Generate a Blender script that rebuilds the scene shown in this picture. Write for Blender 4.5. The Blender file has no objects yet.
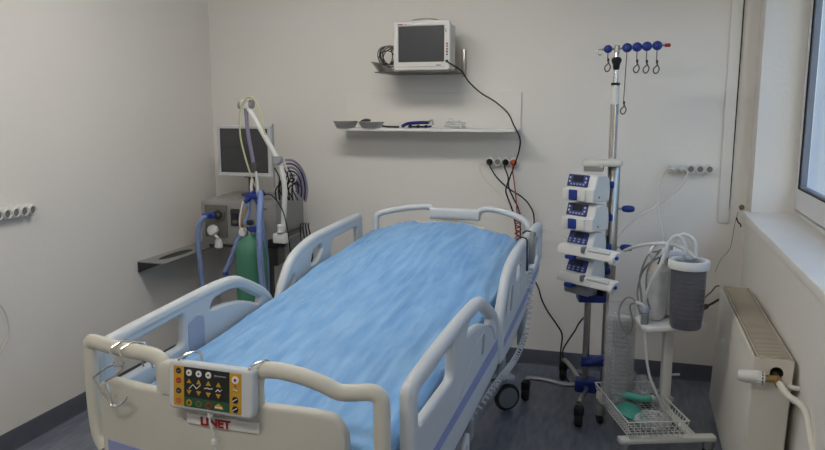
import bpy, bmesh, math, random
from mathutils import Vector, Matrix, noise
random.seed(7)
PI = math.pi
R = math.radians
SC = bpy.context.scene
COL = SC.collection

# ------------------------------------------------------------ materials
def srgb(r, g, b):
    def f(c):
        c /= 255.0
        return c / 12.92 if c <= 0.04045 else ((c + 0.055) / 1.055) ** 2.4
    return (f(r), f(g), f(b), 1)

def mat(name, col, rough=0.5, metal=0.0, var=0.04, vscale=6.0, bump=0.0, bscale=60.0,
        trans=0.0, ior=1.45, alpha=1.0, spec=0.5, coat=0.0, col2=None, stretch=(1, 1, 1)):
    m = bpy.data.materials.new(name)
    m.use_nodes = True
    nt = m.node_tree
    N, Lk = nt.nodes, nt.links
    p = N['Principled BSDF']
    p.inputs['Roughness'].default_value = rough
    p.inputs['Metallic'].default_value = metal
    p.inputs['Transmission Weight'].default_value = trans
    p.inputs['IOR'].default_value = ior
    p.inputs['Alpha'].default_value = alpha
    p.inputs['Specular IOR Level'].default_value = spec
    p.inputs['Coat Weight'].default_value = coat
    tc = N.new('ShaderNodeTexCoord')
    mp = N.new('ShaderNodeMapping')
    mp.inputs['Scale'].default_value = stretch
    Lk.new(tc.outputs['Object'], mp.inputs['Vector'])
    nz = N.new('ShaderNodeTexNoise')
    nz.inputs['Scale'].default_value = vscale
    nz.inputs['Detail'].default_value = 5
    Lk.new(mp.outputs['Vector'], nz.inputs['Vector'])
    cr = N.new('ShaderNodeValToRGB')
    a = col2 if col2 else tuple(max(0, c * (1 - var)) for c in col[:3]) + (1,)
    b = col if col2 else tuple(min(1, c * (1 + var)) for c in col[:3]) + (1,)
    cr.color_ramp.elements[0].position = 0.3
    cr.color_ramp.elements[1].position = 0.7
    cr.color_ramp.elements[0].color = a
    cr.color_ramp.elements[1].color = b
    Lk.new(nz.outputs['Fac'], cr.inputs['Fac'])
    Lk.new(cr.outputs['Color'], p.inputs['Base Color'])
    if bump > 0:
        n2 = N.new('ShaderNodeTexNoise')
        n2.inputs['Scale'].default_value = bscale
        n2.inputs['Detail'].default_value = 4
        Lk.new(mp.outputs['Vector'], n2.inputs['Vector'])
        bp = N.new('ShaderNodeBump')
        bp.inputs['Strength'].default_value = bump
        bp.inputs['Distance'].default_value = 0.01
        Lk.new(n2.outputs['Fac'], bp.inputs['Height'])
        Lk.new(bp.outputs['Normal'], p.inputs['Normal'])
    return m

def emat(name, col, strength):
    m = bpy.data.materials.new(name)
    m.use_nodes = True
    nt = m.node_tree
    p = nt.nodes['Principled BSDF']
    p.inputs['Base Color'].default_value = col
    p.inputs['Emission Color'].default_value = col
    p.inputs['Emission Strength'].default_value = strength
    return m

def clearmat(name, col, alpha, rough=0.15):
    return mat(name, col, rough, alpha=alpha, spec=0.6, var=0.1, vscale=20)

M = {}
M['wall'] = mat('wall_paint', srgb(231, 227, 220), 0.75, var=0.02, vscale=1.3, bump=0.12, bscale=45)
M['ceil'] = mat('ceiling_paint', srgb(225, 222, 215), 0.8, var=0.02)
M['floor'] = mat('vinyl_floor', srgb(128, 134, 146), 0.34, col2=srgb(98, 104, 118), vscale=7, stretch=(5, 1, 1), bump=0.03, bscale=30)
M['base'] = mat('vinyl_skirting', srgb(88, 92, 102), 0.45, var=0.08, vscale=12)
M['sill'] = mat('sill_board', srgb(236, 232, 224), 0.35, var=0.02)
M['pvc'] = mat('window_pvc', srgb(222, 222, 222), 0.3, var=0.02)
M['gasket'] = mat('black_rubber_gasket', srgb(28, 28, 38), 0.6)
M['spacer'] = mat('grey_glazing_strip', srgb(120, 128, 140), 0.4)
M['rad'] = mat('radiator_enamel', srgb(222, 217, 205), 0.35, var=0.02)
M['radin'] = mat('radiator_grille_enamel', srgb(186, 178, 160), 0.5)
M['cream'] = mat('cream_bed_plastic', srgb(200, 197, 184), 0.42, var=0.02, bump=0.03, bscale=200)
M['bedwhite'] = mat('pale_grey_bed_plastic', srgb(196, 199, 200), 0.4, var=0.02, bump=0.03, bscale=200)
M['bedpanel'] = mat('grey_beige_bed_panel', srgb(192, 189, 178), 0.45, var=0.02, bump=0.03, bscale=200)
M['peri'] = mat('periwinkle_stripe', srgb(138, 146, 188), 0.45, var=0.03)
M['greyblue'] = mat('grey_blue_label', srgb(158, 164, 182), 0.5)
M['bedmetal'] = mat('grey_bed_frame_paint', srgb(150, 152, 155), 0.4, var=0.03)
M['matt'] = mat('mattress_cover', srgb(70, 90, 130), 0.7)
M['chrome'] = mat('chrome', srgb(205, 203, 198), 0.22, metal=1, var=0.03)
M['steel'] = mat('brushed_steel', srgb(178, 175, 170), 0.30, metal=1, var=0.05, stretch=(1, 1, 0.1), vscale=60)
M['dsteel'] = mat('dark_steel', srgb(92, 90, 86), 0.45, metal=0.6, var=0.08)
M['dark'] = mat('charcoal_plastic', srgb(44, 45, 47), 0.5)
M['black'] = mat('black_plastic', srgb(20, 20, 22), 0.45)
M['rubber'] = mat('black_rubber', srgb(34, 35, 37), 0.7)
M['wheelgrey'] = mat('grey_wheel_plastic', srgb(128, 130, 130), 0.5)
M['screen'] = mat('switched_off_screen', srgb(68, 68, 70), 0.3, var=0.05)
M['lcd'] = mat('dark_pump_display', srgb(30, 32, 48), 0.25)
M['white'] = mat('white_plastic', srgb(222, 221, 216), 0.35, var=0.02)
M['offwhite'] = mat('offwhite_plastic', srgb(214, 210, 198), 0.4, var=0.02)
M['tape'] = mat('white_cable_plastic', srgb(214, 212, 206), 0.5, var=0.02)
M['blue'] = mat('royal_blue_plastic', srgb(34, 56, 136), 0.4, var=0.06)
M['deepblue'] = mat('deep_blue_panel', srgb(44, 58, 120), 0.45, var=0.06)
M['ventgrey'] = mat('grey_ventilator_case', srgb(150, 149, 146), 0.42, metal=0.15, var=0.04)
M['ventdark'] = mat('dark_ventilator_panel', srgb(100, 98, 93), 0.5, var=0.06)
M['hose'] = mat('blue_corrugated_hose', srgb(126, 146, 190), 0.45, var=0.05)
M['green'] = mat('green_cylinder_paint', srgb(66, 122, 98), 0.55, var=0.12, vscale=14, bump=0.15, bscale=14, stretch=(1, 1, 0.25))
M['brass'] = mat('brass', srgb(176, 152, 104), 0.35, metal=0.8)
M['yellowtube'] = mat('yellow_tube', srgb(196, 198, 150), 0.4)
M['yellow'] = mat('ochre_keypad', srgb(190, 146, 44), 0.5, var=0.04)
M['keyblack'] = mat('black_keypad', srgb(34, 36, 34), 0.5)
M['keygreen'] = mat('green_keypad', srgb(34, 84, 54), 0.5)
M['red'] = mat('dark_red_print', srgb(160, 34, 34), 0.5)
M['orange'] = mat('orange_plug_plastic', srgb(196, 92, 52), 0.5)
M['redcord'] = mat('red_brown_cord', srgb(150, 70, 52), 0.6)
M['blackcord'] = mat('black_cord', srgb(22, 22, 24), 0.55)
M['greycord'] = mat('grey_cord', srgb(124, 122, 118), 0.55)
M['purple'] = mat('mauve_hose', srgb(130, 124, 146), 0.5)
M['teal'] = mat('teal_mask', srgb(72, 158, 140), 0.4, var=0.1)
M['smoke'] = clearmat('smoked_canister', srgb(104, 104, 112), 0.68)
M['clear'] = clearmat('clear_plastic', srgb(220, 224, 226), 0.14, 0.1)
M['milky'] = clearmat('milky_plastic', srgb(234, 234, 230), 0.68, 0.3)
M['ringclear'] = clearmat('clear_ring_plastic', srgb(226, 228, 230), 0.30, 0.2)
M['tube'] = clearmat('milky_silicone_tube', srgb(224, 224, 222), 0.78, 0.3)
M['tray'] = mat('steel_dish', srgb(186, 185, 180), 0.38, metal=0.6, var=0.06)
M['navy'] = mat('navy_strap', srgb(26, 42, 110), 0.55)
M['olive'] = mat('olive_knob', srgb(104, 100, 60), 0.5)
M['olive_dark'] = mat('dark_olive_lead', srgb(52, 56, 48), 0.6)
M['wire'] = mat('white_coated_wire', srgb(220, 220, 214), 0.4)

# glass pane and floor streak
def glass_mat():
    m = bpy.data.materials.new('window_glass')
    m.use_nodes = True
    N, Lk = m.node_tree.nodes, m.node_tree.links
    N.remove(N['Principled BSDF'])
    t = N.new('ShaderNodeBsdfTransparent'); t.inputs[0].default_value = (0.86, 0.9, 0.95, 1)
    g = N.new('ShaderNodeBsdfGlossy'); g.inputs['Roughness'].default_value = 0.06
    mx = N.new('ShaderNodeMixShader'); mx.inputs[0].default_value = 0.07
    Lk.new(t.outputs[0], mx.inputs[1]); Lk.new(g.outputs[0], mx.inputs[2])
    Lk.new(mx.outputs[0], N['Material Output'].inputs[0])
    return m
M['glass'] = glass_mat()

def sheet_mat():
    m = bpy.data.materials.new('blue_nonwoven_sheet')
    m.use_nodes = True
    N, Lk = m.node_tree.nodes, m.node_tree.links
    p = N['Principled BSDF']
    p.inputs['Roughness'].default_value = 0.62
    p.inputs['Sheen Weight'].default_value = 0.15
    tc = N.new('ShaderNodeTexCoord')
    mp = N.new('ShaderNodeMapping'); mp.inputs['Scale'].default_value = (1, 0.22, 1)
    mp.inputs['Rotation'].default_value = (0, 0, R(2))
    Lk.new(tc.outputs['Object'], mp.inputs['Vector'])
    n1 = N.new('ShaderNodeTexNoise'); n1.inputs['Scale'].default_value = 22; n1.inputs['Detail'].default_value = 6
    n2 = N.new('ShaderNodeTexNoise'); n2.inputs['Scale'].default_value = 260; n2.inputs['Detail'].default_value = 2
    Lk.new(mp.outputs['Vector'], n1.inputs['Vector']); Lk.new(tc.outputs['Object'], n2.inputs['Vector'])
    cr = N.new('ShaderNodeValToRGB')
    cr.color_ramp.elements[0].position = 0.3; cr.color_ramp.elements[1].position = 0.72
    cr.color_ramp.elements[0].color = srgb(102, 152, 202); cr.color_ramp.elements[1].color = srgb(132, 178, 218)
    Lk.new(n1.outputs['Fac'], cr.inputs['Fac']); Lk.new(cr.outputs['Color'], p.inputs['Base Color'])
    ad = N.new('ShaderNodeMath'); ad.operation = 'MULTIPLY_ADD'; ad.inputs[1].default_value = 0.12
    Lk.new(n2.outputs['Fac'], ad.inputs[0]); Lk.new(n1.outputs['Fac'], ad.inputs[2])
    b = N.new('ShaderNodeBump'); b.inputs['Strength'].default_value = 0.8; b.inputs['Distance'].default_value = 0.01
    Lk.new(ad.outputs[0], b.inputs['Height']); Lk.new(b.outputs['Normal'], p.inputs['Normal'])
    return m
M['sheet'] = sheet_mat()

# ------------------------------------------------------------ mesh helpers
def cr_spline(pts, n=8, closed=False):
    P = [Vector(p) for p in pts]
    if len(P) < 3:
        return P
    out = []
    cnt = len(P) if closed else len(P) - 1
    for i in range(cnt):
        if closed:
            a, b, c, d = P[i - 1], P[i], P[(i + 1) % len(P)], P[(i + 2) % len(P)]
        else:
            b, c = P[i], P[i + 1]
            a = P[i - 1] if i > 0 else b * 2 - c
            d = P[i + 2] if i + 2 < len(P) else c * 2 - b
        for k in range(n):
            t = k / n
            out.append(0.5 * ((2 * b) + (c - a) * t + (2 * a - 5 * b + 4 * c - d) * t * t + (3 * b - a - 3 * c + d) * t ** 3))
    if not closed:
        out.append(P[-1])
    return out

def fillet(pts, r, n=5):
    """round the corners of a 2D polygon; r a number or per-corner list"""
    out = []
    L = len(pts)
    for i in range(L):
        rr = r[i] if isinstance(r, (list, tuple)) else r
        p0, p, p1 = Vector(pts[i - 1]), Vector(pts[i]), Vector(pts[(i + 1) % L])
        if rr <= 0:
            out.append(tuple(p)); continue
        a = (p0 - p); b = (p1 - p)
        d = min(rr, a.length * 0.48, b.length * 0.48)
        s, e = p + a.normalized() * d, p + b.normalized() * d
        for k in range(n + 1):
            t = k / n
            out.append(tuple(s * (1 - t) ** 2 + p * 2 * t * (1 - t) + e * t * t))
    return out

class MB:
    def __init__(self):
        self.v = []; self.f = []
    def add(self, verts, faces, mtx=None):
        o = len(self.v)
        for q in verts:
            q = Vector(q)
            self.v.append(mtx @ q if mtx is not None else q)
        self.f += [tuple(i + o for i in fc) for fc in faces]
        return self
    def addmesh(self, me, mtx=None):
        return self.add([v.co.copy() for v in me.vertices], [tuple(p.vertices) for p in me.polygons], mtx)
    def box(self, c, s, bev=0.0, rot=None, seg=2):
        bm = bmesh.new()
        bmesh.ops.create_cube(bm, size=1)
        for v in bm.verts:
            v.co = Vector((v.co.x * s[0], v.co.y * s[1], v.co.z * s[2]))
        if bev > 0:
            bmesh.ops.bevel(bm, geom=bm.edges[:], offset=min(bev, min(s) * 0.49), segments=seg, profile=0.5, affect='EDGES')
        mt = Matrix.Translation(c)
        if rot is not None:
            mt = mt @ (rot if isinstance(rot, Matrix) else Matrix.Rotation(rot, 4, 'Z'))
        bm.verts.index_update()
        self.add([v.co.copy() for v in bm.verts], [tuple(v.index for v in f.verts) for f in bm.faces], mt)
        bm.free()
        return self
    def tube(self, pts, r, seg=8, closed=False, smooth=0, cap=True):
        P = cr_spline(pts, smooth, closed) if smooth else [Vector(p) for p in pts]
        n = len(P)
        rad = r if callable(r) else (lambda t: r)
        def tang(i):
            if closed:
                return (P[(i + 1) % n] - P[i - 1]).normalized()
            a = P[max(i - 1, 0)]; b = P[min(i + 1, n - 1)]
            d = b - a
            return d.normalized() if d.length > 1e-9 else Vector((0, 0, 1))
        t0 = tang(0)
        up = Vector((0, 0, 1)) if abs(t0.z) < 0.9 else Vector((1, 0, 0))
        nrm = t0.cross(up).normalized()
        vs = []; fs = []
        for i in range(n):
            t = tang(i)
            nrm = (nrm - t * nrm.dot(t))
            nrm = nrm.normalized() if nrm.length > 1e-6 else t.orthogonal().normalized()
            bn = t.cross(nrm)
            rr = rad(i / max(n - 1, 1))
            if isinstance(rr, tuple): ra, rb = rr
            else: ra = rb = rr
            for k in range(seg):
                a = 2 * PI * k / seg
                vs.append(P[i] + nrm * math.cos(a) * ra + bn * math.sin(a) * rb)
        rings = n if closed else n - 1
        for i in range(rings):
            j = (i + 1) % n
            for k in range(seg):
                k2 = (k + 1) % seg
                fs.append((i * seg + k, i * seg + k2, j * seg + k2, j * seg + k))
        if cap and not closed:
            fs.append(tuple(reversed(range(seg))))
            fs.append(tuple((n - 1) * seg + k for k in range(seg)))
        return self.add(vs, fs)
    def lathe(self, prof, c=(0, 0, 0), seg=24, axis='Z', mtx=None):
        """prof: list of (radius, height)"""
        vs = []; fs = []
        n = len(prof)
        for (r, h) in prof:
            for k in range(seg):
                a = 2 * PI * k / seg
                vs.append((max(r, 1e-5) * math.cos(a), max(r, 1e-5) * math.sin(a), h))
        for i in range(n - 1):
            for k in range(seg):
                k2 = (k + 1) % seg
                fs.append((i * seg + k, i * seg + k2, (i + 1) * seg + k2, (i + 1) * seg + k))
        if prof[0][0] > 1e-4: fs.append(tuple(reversed(range(seg))))
        if prof[-1][0] > 1e-4: fs.append(tuple((n - 1) * seg + k for k in range(seg)))
        mt = Matrix.Translation(c)
        if axis == 'X': mt = mt @ Matrix.Rotation(PI / 2, 4, 'Y')
        if axis == 'Y': mt = mt @ Matrix.Rotation(PI / 2, 4, 'X')   # height runs towards -Y
        if mtx is not None: mt = mtx @ mt
        return self.add(vs, fs, mt)
    def cyl(self, c, r, h, seg=20, axis='Z', bev=0.0, mtx=None):
        b = min(bev, r * 0.5, h * 0.4)
        pr = [(r, -h / 2), (r, h / 2)] if b <= 0 else [(r - b, -h / 2), (r, -h / 2 + b), (r, h / 2 - b), (r - b, h / 2)]
        return self.lathe(pr, c, seg, axis, mtx)
    def ball(self, c, r, seg=16, sc=(1, 1, 1)):
        pr = [(math.sin(PI * i / 10) * r, -math.cos(PI * i / 10) * r) for i in range(11)]
        return self.lathe(pr, (0, 0, 0), seg, mtx=Matrix.Translation(c) @ Matrix.Diagonal((*sc, 1)))
    def loft(self, rings, closed_ring=True, cap=True):
        k = len(rings[0]); vs = [p for r_ in rings for p in r_]; fs = []
        for i in range(len(rings) - 1):
            for j in range(k if closed_ring else k - 1):
                j2 = (j + 1) % k
                fs.append((i * k + j, i * k + j2, (i + 1) * k + j2, (i + 1) * k + j))
        if cap and closed_ring:
            fs.append(tuple(reversed(range(k)))); fs.append(tuple((len(rings) - 1) * k + j for j in range(k)))
        return self.add(vs, fs)
    def build(self, name, m, parent=None, loc=None, angle=40):
        me = bpy.data.meshes.new(name)
        o = Vector(loc) if loc is not None else Vector((0, 0, 0))
        me.from_pydata([v - o for v in self.v], [], self.f)
        bm = bmesh.new(); bm.from_mesh(me)
        bmesh.ops.recalc_face_normals(bm, faces=bm.faces[:])
        bm.to_mesh(me); bm.free()
        me.shade_smooth()
        me.set_sharp_from_angle(angle=R(angle))
        me.materials.append(M[m] if isinstance(m, str) else m)
        ob = bpy.data.objects.new(name, me)
        ob.location = o
        COL.objects.link(ob)
        if parent is not None: ob.parent = parent
        return ob

def plate_mesh(outline, holes=(), thick=0.02, bev=0.004, res=2):
    cu = bpy.data.curves.new('tmp', 'CURVE')
    cu.dimensions = '2D'; cu.fill_mode = 'BOTH'
    cu.extrude = max(thick / 2 - bev, 0.0001); cu.bevel_depth = bev; cu.bevel_resolution = res
    cu.offset = -bev
    for pl in [outline] + list(holes):
        s = cu.splines.new('POLY'); s.points.add(len(pl) - 1)
        for i, p in enumerate(pl): s.points[i].co = (p[0], p[1], 0, 1)
        s.use_cyclic_u = True
    ob = bpy.data.objects.new('tmp', cu); COL.objects.link(ob)
    dg = bpy.context.evaluated_depsgraph_get()
    me = bpy.data.meshes.new_from_object(ob.evaluated_get(dg))
    bpy.data.objects.remove(ob); bpy.data.curves.remove(cu)
    return me

def text_mesh(body, size, ext=0.0006, bold=0.0):
    cu = bpy.data.curves.new('tmp', 'FONT')
    cu.body = body; cu.size = size; cu.extrude = ext; cu.offset = bold
    cu.align_x = 'CENTER'; cu.align_y = 'CENTER'
    ob = bpy.data.objects.new('tmp', cu); COL.objects.link(ob)
    dg = bpy.context.evaluated_depsgraph_get()
    me = bpy.data.meshes.new_from_object(ob.evaluated_get(dg))
    bpy.data.objects.remove(ob); bpy.data.curves.remove(cu)
    return me

def frame_mtx(origin, x, y):
    x = Vector(x).normalized(); y = Vector(y).normalized(); z = x.cross(y)
    m = Matrix((x, y, z)).transposed().to_4x4()
    m.translation = Vector(origin)
    return m

def tag(o, label, cat, group=None):
    o['label'] = label; o['category'] = cat
    if group: o['group'] = group
    return o
def thing(name, label, cat, loc=(0, 0, 0), rotz=0, group=None):
    o = bpy.data.objects.new(name, None); COL.objects.link(o)
    o.empty_display_size = 0.05
    o.location = loc; o.rotation_euler = (0, 0, rotz)
    return tag(o, label, cat, group)
def struct(name, mb, m, parent=None, **k):
    o = mb.build(name, m, parent, **k)
    if parent is None: o['kind'] = 'structure'
    return o
def children(o): return [c for c in bpy.data.objects if c.parent == o]
def copy_tree(o, parent=None):
    kids = children(o)
    c = o.copy(); COL.objects.link(c)
    if parent is not None: c.parent = parent
    for ch in kids: copy_tree(ch, c)
    return c

# ------------------------------------------------------------ room
XL, XR, YB, YF, ZC = -2.82, 0.64, 4.60, -1.60, 2.75
WX = 0.86                      # window plane
NY0, NY1 = 0.9, 4.42           # window niche along the right wall
SILL = 1.062
struct('floor', MB().box(((XL + XR) / 2 + .1, (YB + YF) / 2, -0.05), (XR - XL + .9, YB - YF + .4, 0.1)), 'floor')
struct('ceiling', MB().box(((XL + XR) / 2 + .1, (YB + YF) / 2, ZC + 0.05), (XR - XL + .9, YB - YF + .4, 0.1)), 'ceil')
struct('wall_back', MB().box(((XL + XR) / 2, YB + 0.1, ZC / 2), (XR - XL + .9, 0.2, ZC)), 'wall')
struct('wall_left', MB().box((XL - 0.1, (YB + YF) / 2, ZC / 2), (0.2, YB - YF, ZC)), 'wall')
struct('wall_front', MB().box(((XL + XR) / 2, YF - 0.1, ZC / 2), (XR - XL + .9, 0.2, ZC)), 'wall')
# right wall: below the sill, the pier by the back wall, the pier behind the camera, the lintel
rw = MB()
rw.box((XR + 0.2, (YB + YF) / 2, (SILL - .04) / 2), (0.4, YB - YF, SILL - .04))
rw.box((XR + 0.2, (NY1 + YB) / 2, (ZC + SILL - .04) / 2), (0.4, YB - NY1, ZC - SILL + .04))
rw.box((XR + 0.2, (NY0 + YF) / 2, (ZC + SILL - .04) / 2), (0.4, NY0 - YF, ZC - SILL + .04))
rw.box((XR + 0.2, (NY0 + NY1) / 2, (ZC + 2.5) / 2), (0.4, NY1 - NY0, ZC - 2.5))
struct('wall_right', rw, 'wall')
# baseboards
def skirting(name, a, b, nrm):
    a, b, nrm = Vector(a), Vector(b), Vector(nrm)
    pr = [(0, 0), (0.014, 0), (0.011, 0.004), (0.009, 0.02), (0.008, 0.095), (0.006, 0.1), (0, 0.1)]
    rings = [[p + nrm * q[0] + Vector((0, 0, q[1])) for q in pr] for p in (a, b)]
    return struct(name, MB().loft(rings), 'base')
skirting('baseboard_back', (XL, YB - .0005, 0), (XR, YB - .0005, 0), (0, -1, 0))
skirting('baseboard_left', (XL + .0005, YF, 0), (XL + .0005, YB, 0), (1, 0, 0))
skirting('baseboard_right', (XR - .0005, YF, 0), (XR - .0005, YB, 0), (-1, 0, 0))
# sill (with a horn running to the back wall)
out = fillet([(0.60, -1.0), (0.60, 4.49), (XR + .001, 4.49), (XR + .001, 4.418), (0.90, 4.418), (0.90, -1.0)], [0.004, .012, .002, .001, .001, .002])
sl = MB().addmesh(plate_mesh(out, (), 0.045, 0.005), Matrix.Translation((0, 0, SILL - .0225 + .002)))
o = sl.build('trim_1', 'sill'); o['kind'] = 'structure'
# window: outer frame, sash frame with a black gasket, glazing strip, glass
win = bpy.data.objects.new('window_1', None); COL.objects.link(win); win['kind'] = 'structure'
win.location = (WX, 2.6, SILL)
def yz_plate(outer, hole, x, thick, bev):
    me = plate_mesh(outer, (hole,), thick, bev)
    # plate XY -> world Y,Z
    return MB().addmesh(me, Matrix(((0, 0, 1, x - WX), (1, 0, 0, -2.6), (0, 1, 0, -SILL), (0, 0, 0, 1))))
def rect(y0, y1, z0, z1): return [(y0, z0), (y1, z0), (y1, z1), (y0, z1)]
yz_plate(rect(NY0, NY1, SILL, 2.5), rect(NY0 + .06, NY1 - .05, SILL + .05, 2.44), WX + .035, 0.07, .003).build('window_frame', 'pvc', win)
for (a, b) in ((NY0 + .065, 2.62), (2.66, NY1 - .055)):
    yz_plate(fillet(rect(a - .02, b + .02, SILL + .028, 2.47), .003), rect(a + .055, b - .042, SILL + .150, 2.38), WX + .008, 0.045, .008).build('sash_frame', 'pvc', win)
    yz_plate(rect(a + .053, b - .040, SILL + .148, 2.382), rect(a + .058, b - .045, SILL + .153, 2.377), WX - .011, 0.008, .001).build('sash_gasket', 'gasket', win)
    yz_plate(rect(a + .054, b - .041, SILL + .149, 2.381), rect(a + .068, b - .056, SILL + .163, 2.366), WX + .010, 0.032, .002).build('glazing_strip', 'spacer', win)
    MB().box((0.03, (a + b) / 2 - 2.6, (SILL + .14 + 2.38) / 2 - SILL), (0.004, b - a - .10, 2.38 - SILL - .15)).build('glass_pane', 'glass', win)
yz_plate(rect(2.60, 2.68, SILL + .05, 2.44), rect(2.636, 2.644, 1.3, 2.3), WX + .035, 0.06, .003).build('mullion', 'pvc', win)
# roughcast facade across the yard, seen through the glass
facade = mat('roughcast_facade', srgb(160, 170, 186), 0.9, col2=srgb(112, 124, 146), vscale=3.2, bump=0.3, bscale=20)
o = MB().box((5.6, 3.5, 0.6), (0.4, 16, 5.0)).build('wall_outside', facade); o['kind'] = 'structure'
o = MB().box((3.4, 3.0, -0.6), (4.6, 18, 0.2)).build('ground_outside', facade); o['kind'] = 'structure'
# boxed duct strip on the back wall
o = MB().box((0.517, YB - .008, 1.86), (0.058, 0.016, 1.77), .002).build('trim_2', 'wall'); o['kind'] = 'structure'
# ceiling lamps (out of the frame, they light the room)
lampm = emat('lamp_diffuser', (1.0, 0.962, 0.912, 1), 18.0)
def ceiling_lamp(x, y, label):
    t = thing('ceiling_light', label, 'ceiling lamp', (x, y, ZC - 0.06), 0, 'ceiling lamps')
    fr = fillet(rect(-.62, .62, -.16, .16), .01)
    MB().addmesh(plate_mesh(fr, (rect(-.59, .59, -.13, .13),), 0.06, .003), Matrix.Translation((0, 0, .03))).build('lamp_frame', 'white', t)
    MB().box((0, 0, -.02), (1.175, .255, .10), .012).build('lamp_diffuser', lampm, t)
    return t
ceiling_lamp(-1.35, 2.75, 'white rectangular ceiling lamp above the middle of the hospital bed')
ceiling_lamp(-1.15, 0.35, 'white rectangular ceiling lamp nearer the doorway side of the room')

# ------------------------------------------------------------ radiator
def radiator():
    t = thing('radiator', 'white panel radiator under the window sill with grille top', 'radiator', (0.528, 3.53, 0.07))
    t.rotation_euler = (0, R(-2.0) * -1, 0)
    x0, x1, y0, y1, h = -0.072, 0.072, -0.56, 0.60, 0.63
    fp = MB().box((x0 + .006, (y0 + y1) / 2, h / 2 - .002), (0.012, y1 - y0 - .004, h - .01), .005)
    fp.build('front_panel', 'rad', t)
    MB().box((x1 - .006, (y0 + y1) / 2, h / 2 - .002), (0.012, y1 - y0 - .004, h - .01), .005).build('rear_panel', 'rad', t)
    for y, hole in ((y0, True), (y1, False)):
        pl = plate_mesh(fillet([(x0 + .012, 0.01), (x1 - .012, 0.01), (x1 - .001, h), (x0 + .002, h)], .004),
                        ([( .012 + .024 * math.cos(a * PI / 8), h - .055 + .024 * math.sin(a * PI / 8)) for a in range(16)],) if hole else (), 0.004, .001)
        MB().addmesh(pl, Matrix(((1, 0, 0, 0), (0, 0, 1, y), (0, 1, 0, 0), (0, 0, 0, 1)))).build('side_cover', 'rad', t)
    g = MB()
    g.box((x0 + .014, (y0 + y1) / 2, h), (.007, y1 - y0, .008), .002)
    g.box((x1 - .010, (y0 + y1) / 2, h), (.007, y1 - y0, .008), .002)
    g.box((0, y0 + .006, h), (x1 - x0 - .02, .010, .008), .002)
    g.box((0, y1 - .006, h), (x1 - x0 - .02, .010, .008), .002)
    g.box((0.0, (y0 + y1) / 2, h - .022), (x1 - x0 - .04, y1 - y0 - .02, .004))
    n = 66
    for i in range(n):
        y = y0 + .02 + (y1 - y0 - .04) * i / (n - 1)
        g.box((0, y, h), (x1 - x0 - .03, .010, .004), 0, Matrix.Rotation(R(25), 4, 'Z'))
    g.build('top_grille', 'radin', t)
    for y in (y0 + .2, y1 - .2):
        MB().box((x1 + .011, y, .45), (.022, .04, .12), .004).build('wall_bracket', 'rad', t)
    # valve
    vy, vz = y0 - .03, h - .068
    v = MB().cyl((.012, vy + .022, vz), .013, .05, 16, 'Y').cyl((.012, vy - .005, vz), .012, .03, 12, 'Y')
    v.cyl((-.018, vy - .01, vz), .014, .05, 14, 'X').cyl((.012, vy - .02, vz - .008), .017, .03, 6, 'Y')
    vb = v.build('valve_body', 'brass', t)
    hd = MB().lathe([(.0, -.095), (.017, -.094), (.022, -.086), (.0255, -.035), (.0255, -.004), (.018, .0)], (-.034, vy - .01, vz), 24, 'X')
    for k in range(12):
        a = 2 * PI * k / 12
        hd.box((-.052, vy - .01 + .0255 * math.cos(a), vz + .0255 * math.sin(a)), (.018, .004, .004), .001, Matrix.Rotation(a, 4, 'X'))
    hd.build('thermostat_head', 'white', t)
    MB().cyl((-.0445, vy - .01, vz), .0265, .004, 20, 'X').build('thermostat_ring', 'black', t)
    MB().tube([(.012, vy - .014, vz - .004), (.020, vy - .06, vz - .012), (.035, vy - .11, vz - .024), (.062, vy - .14, vz - .032), (.082, vy - .17, vz - .055), (.090, vy - .25, vz - .12), (.094, vy - .37, vz - .22), (.096, vy - .55, vz - .36), (.096, vy - .70, vz - .50), (.096, vy - .72, vz - .63)], .0128, 12, smooth=6).build('supply_pipe', 'rad', t)
    MB().tube([(.04, y0 + .004, h - .10), (.085, y0 - .02, h - .10), (.097, y0 - .02, h - .10)], .010, 10).build('air_vent', 'rad', t)
    return t
radiator()

# ------------------------------------------------------------ socket strips
def socket_strip(n, loc, rotz, label):
    t = thing('socket_strip', label, 'socket strip', loc, rotz, 'white wall socket strips')
    p = .0505
    L = n * p
    pts = []
    for i in range(n):
        cx = -L / 2 + p * (i + .5)
        for k in range(9):
            a = PI + PI * k / 8 * 1.0
            pts.append((cx + .0252 * math.cos(a), -.008 + .022 * math.sin(a)))
    for i in reversed(range(n)):
        cx = -L / 2 + p * (i + .5)
        for k in range(9):
            a = PI * k / 8
            pts.append((cx + .0252 * math.cos(a), .008 + .022 * math.sin(a)))
    toY = Matrix(((1, 0, 0, 0), (0, 0, 1, 0), (0, 1, 0, 0), (0, 0, 0, 1)))
    MB().addmesh(plate_mesh(pts, (), .034, .004), Matrix.Translation((0, -.018, 0)) @ toY).build('strip_body', 'white', t)
    for i in range(n):
        cx = -L / 2 + p * (i + .5)
        s = MB().lathe([(.0195, .0), (.0225, .0), (.0225, .007), (.0205, .009), (.019, .007), (.019, .0015), (.0, .001)], (cx, -.034, 0), 24, 'Y').build('socket', 'white', t)
        h = MB().cyl((cx - .0085, -.0365, 0), .0032, .003, 10, 'Y').cyl((cx + .0085, -.0365, 0), .0032, .003, 10, 'Y')
        h.box((cx, -.0365, .016), (.005, .003, .005)).box((cx, -.0365, -.016), (.005, .003, .005)).cyl((cx, -.0355, 0), .0165, .001, 20, 'Y')
        h.build('socket_contacts', 'greycord', s)
    return t
socket_strip(4, (-0.78, YB, 1.30), 0, 'white four-way wall socket strip with black and orange plugs below the shelf')
socket_strip(5, (0.325, YB, 1.283), 0, 'white wall socket strip with white plug on back wall near the window')
socket_strip(5, (XL, 2.785, 1.148), PI / 2, 'white wall socket strip on the left wall with nothing plugged in')

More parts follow.
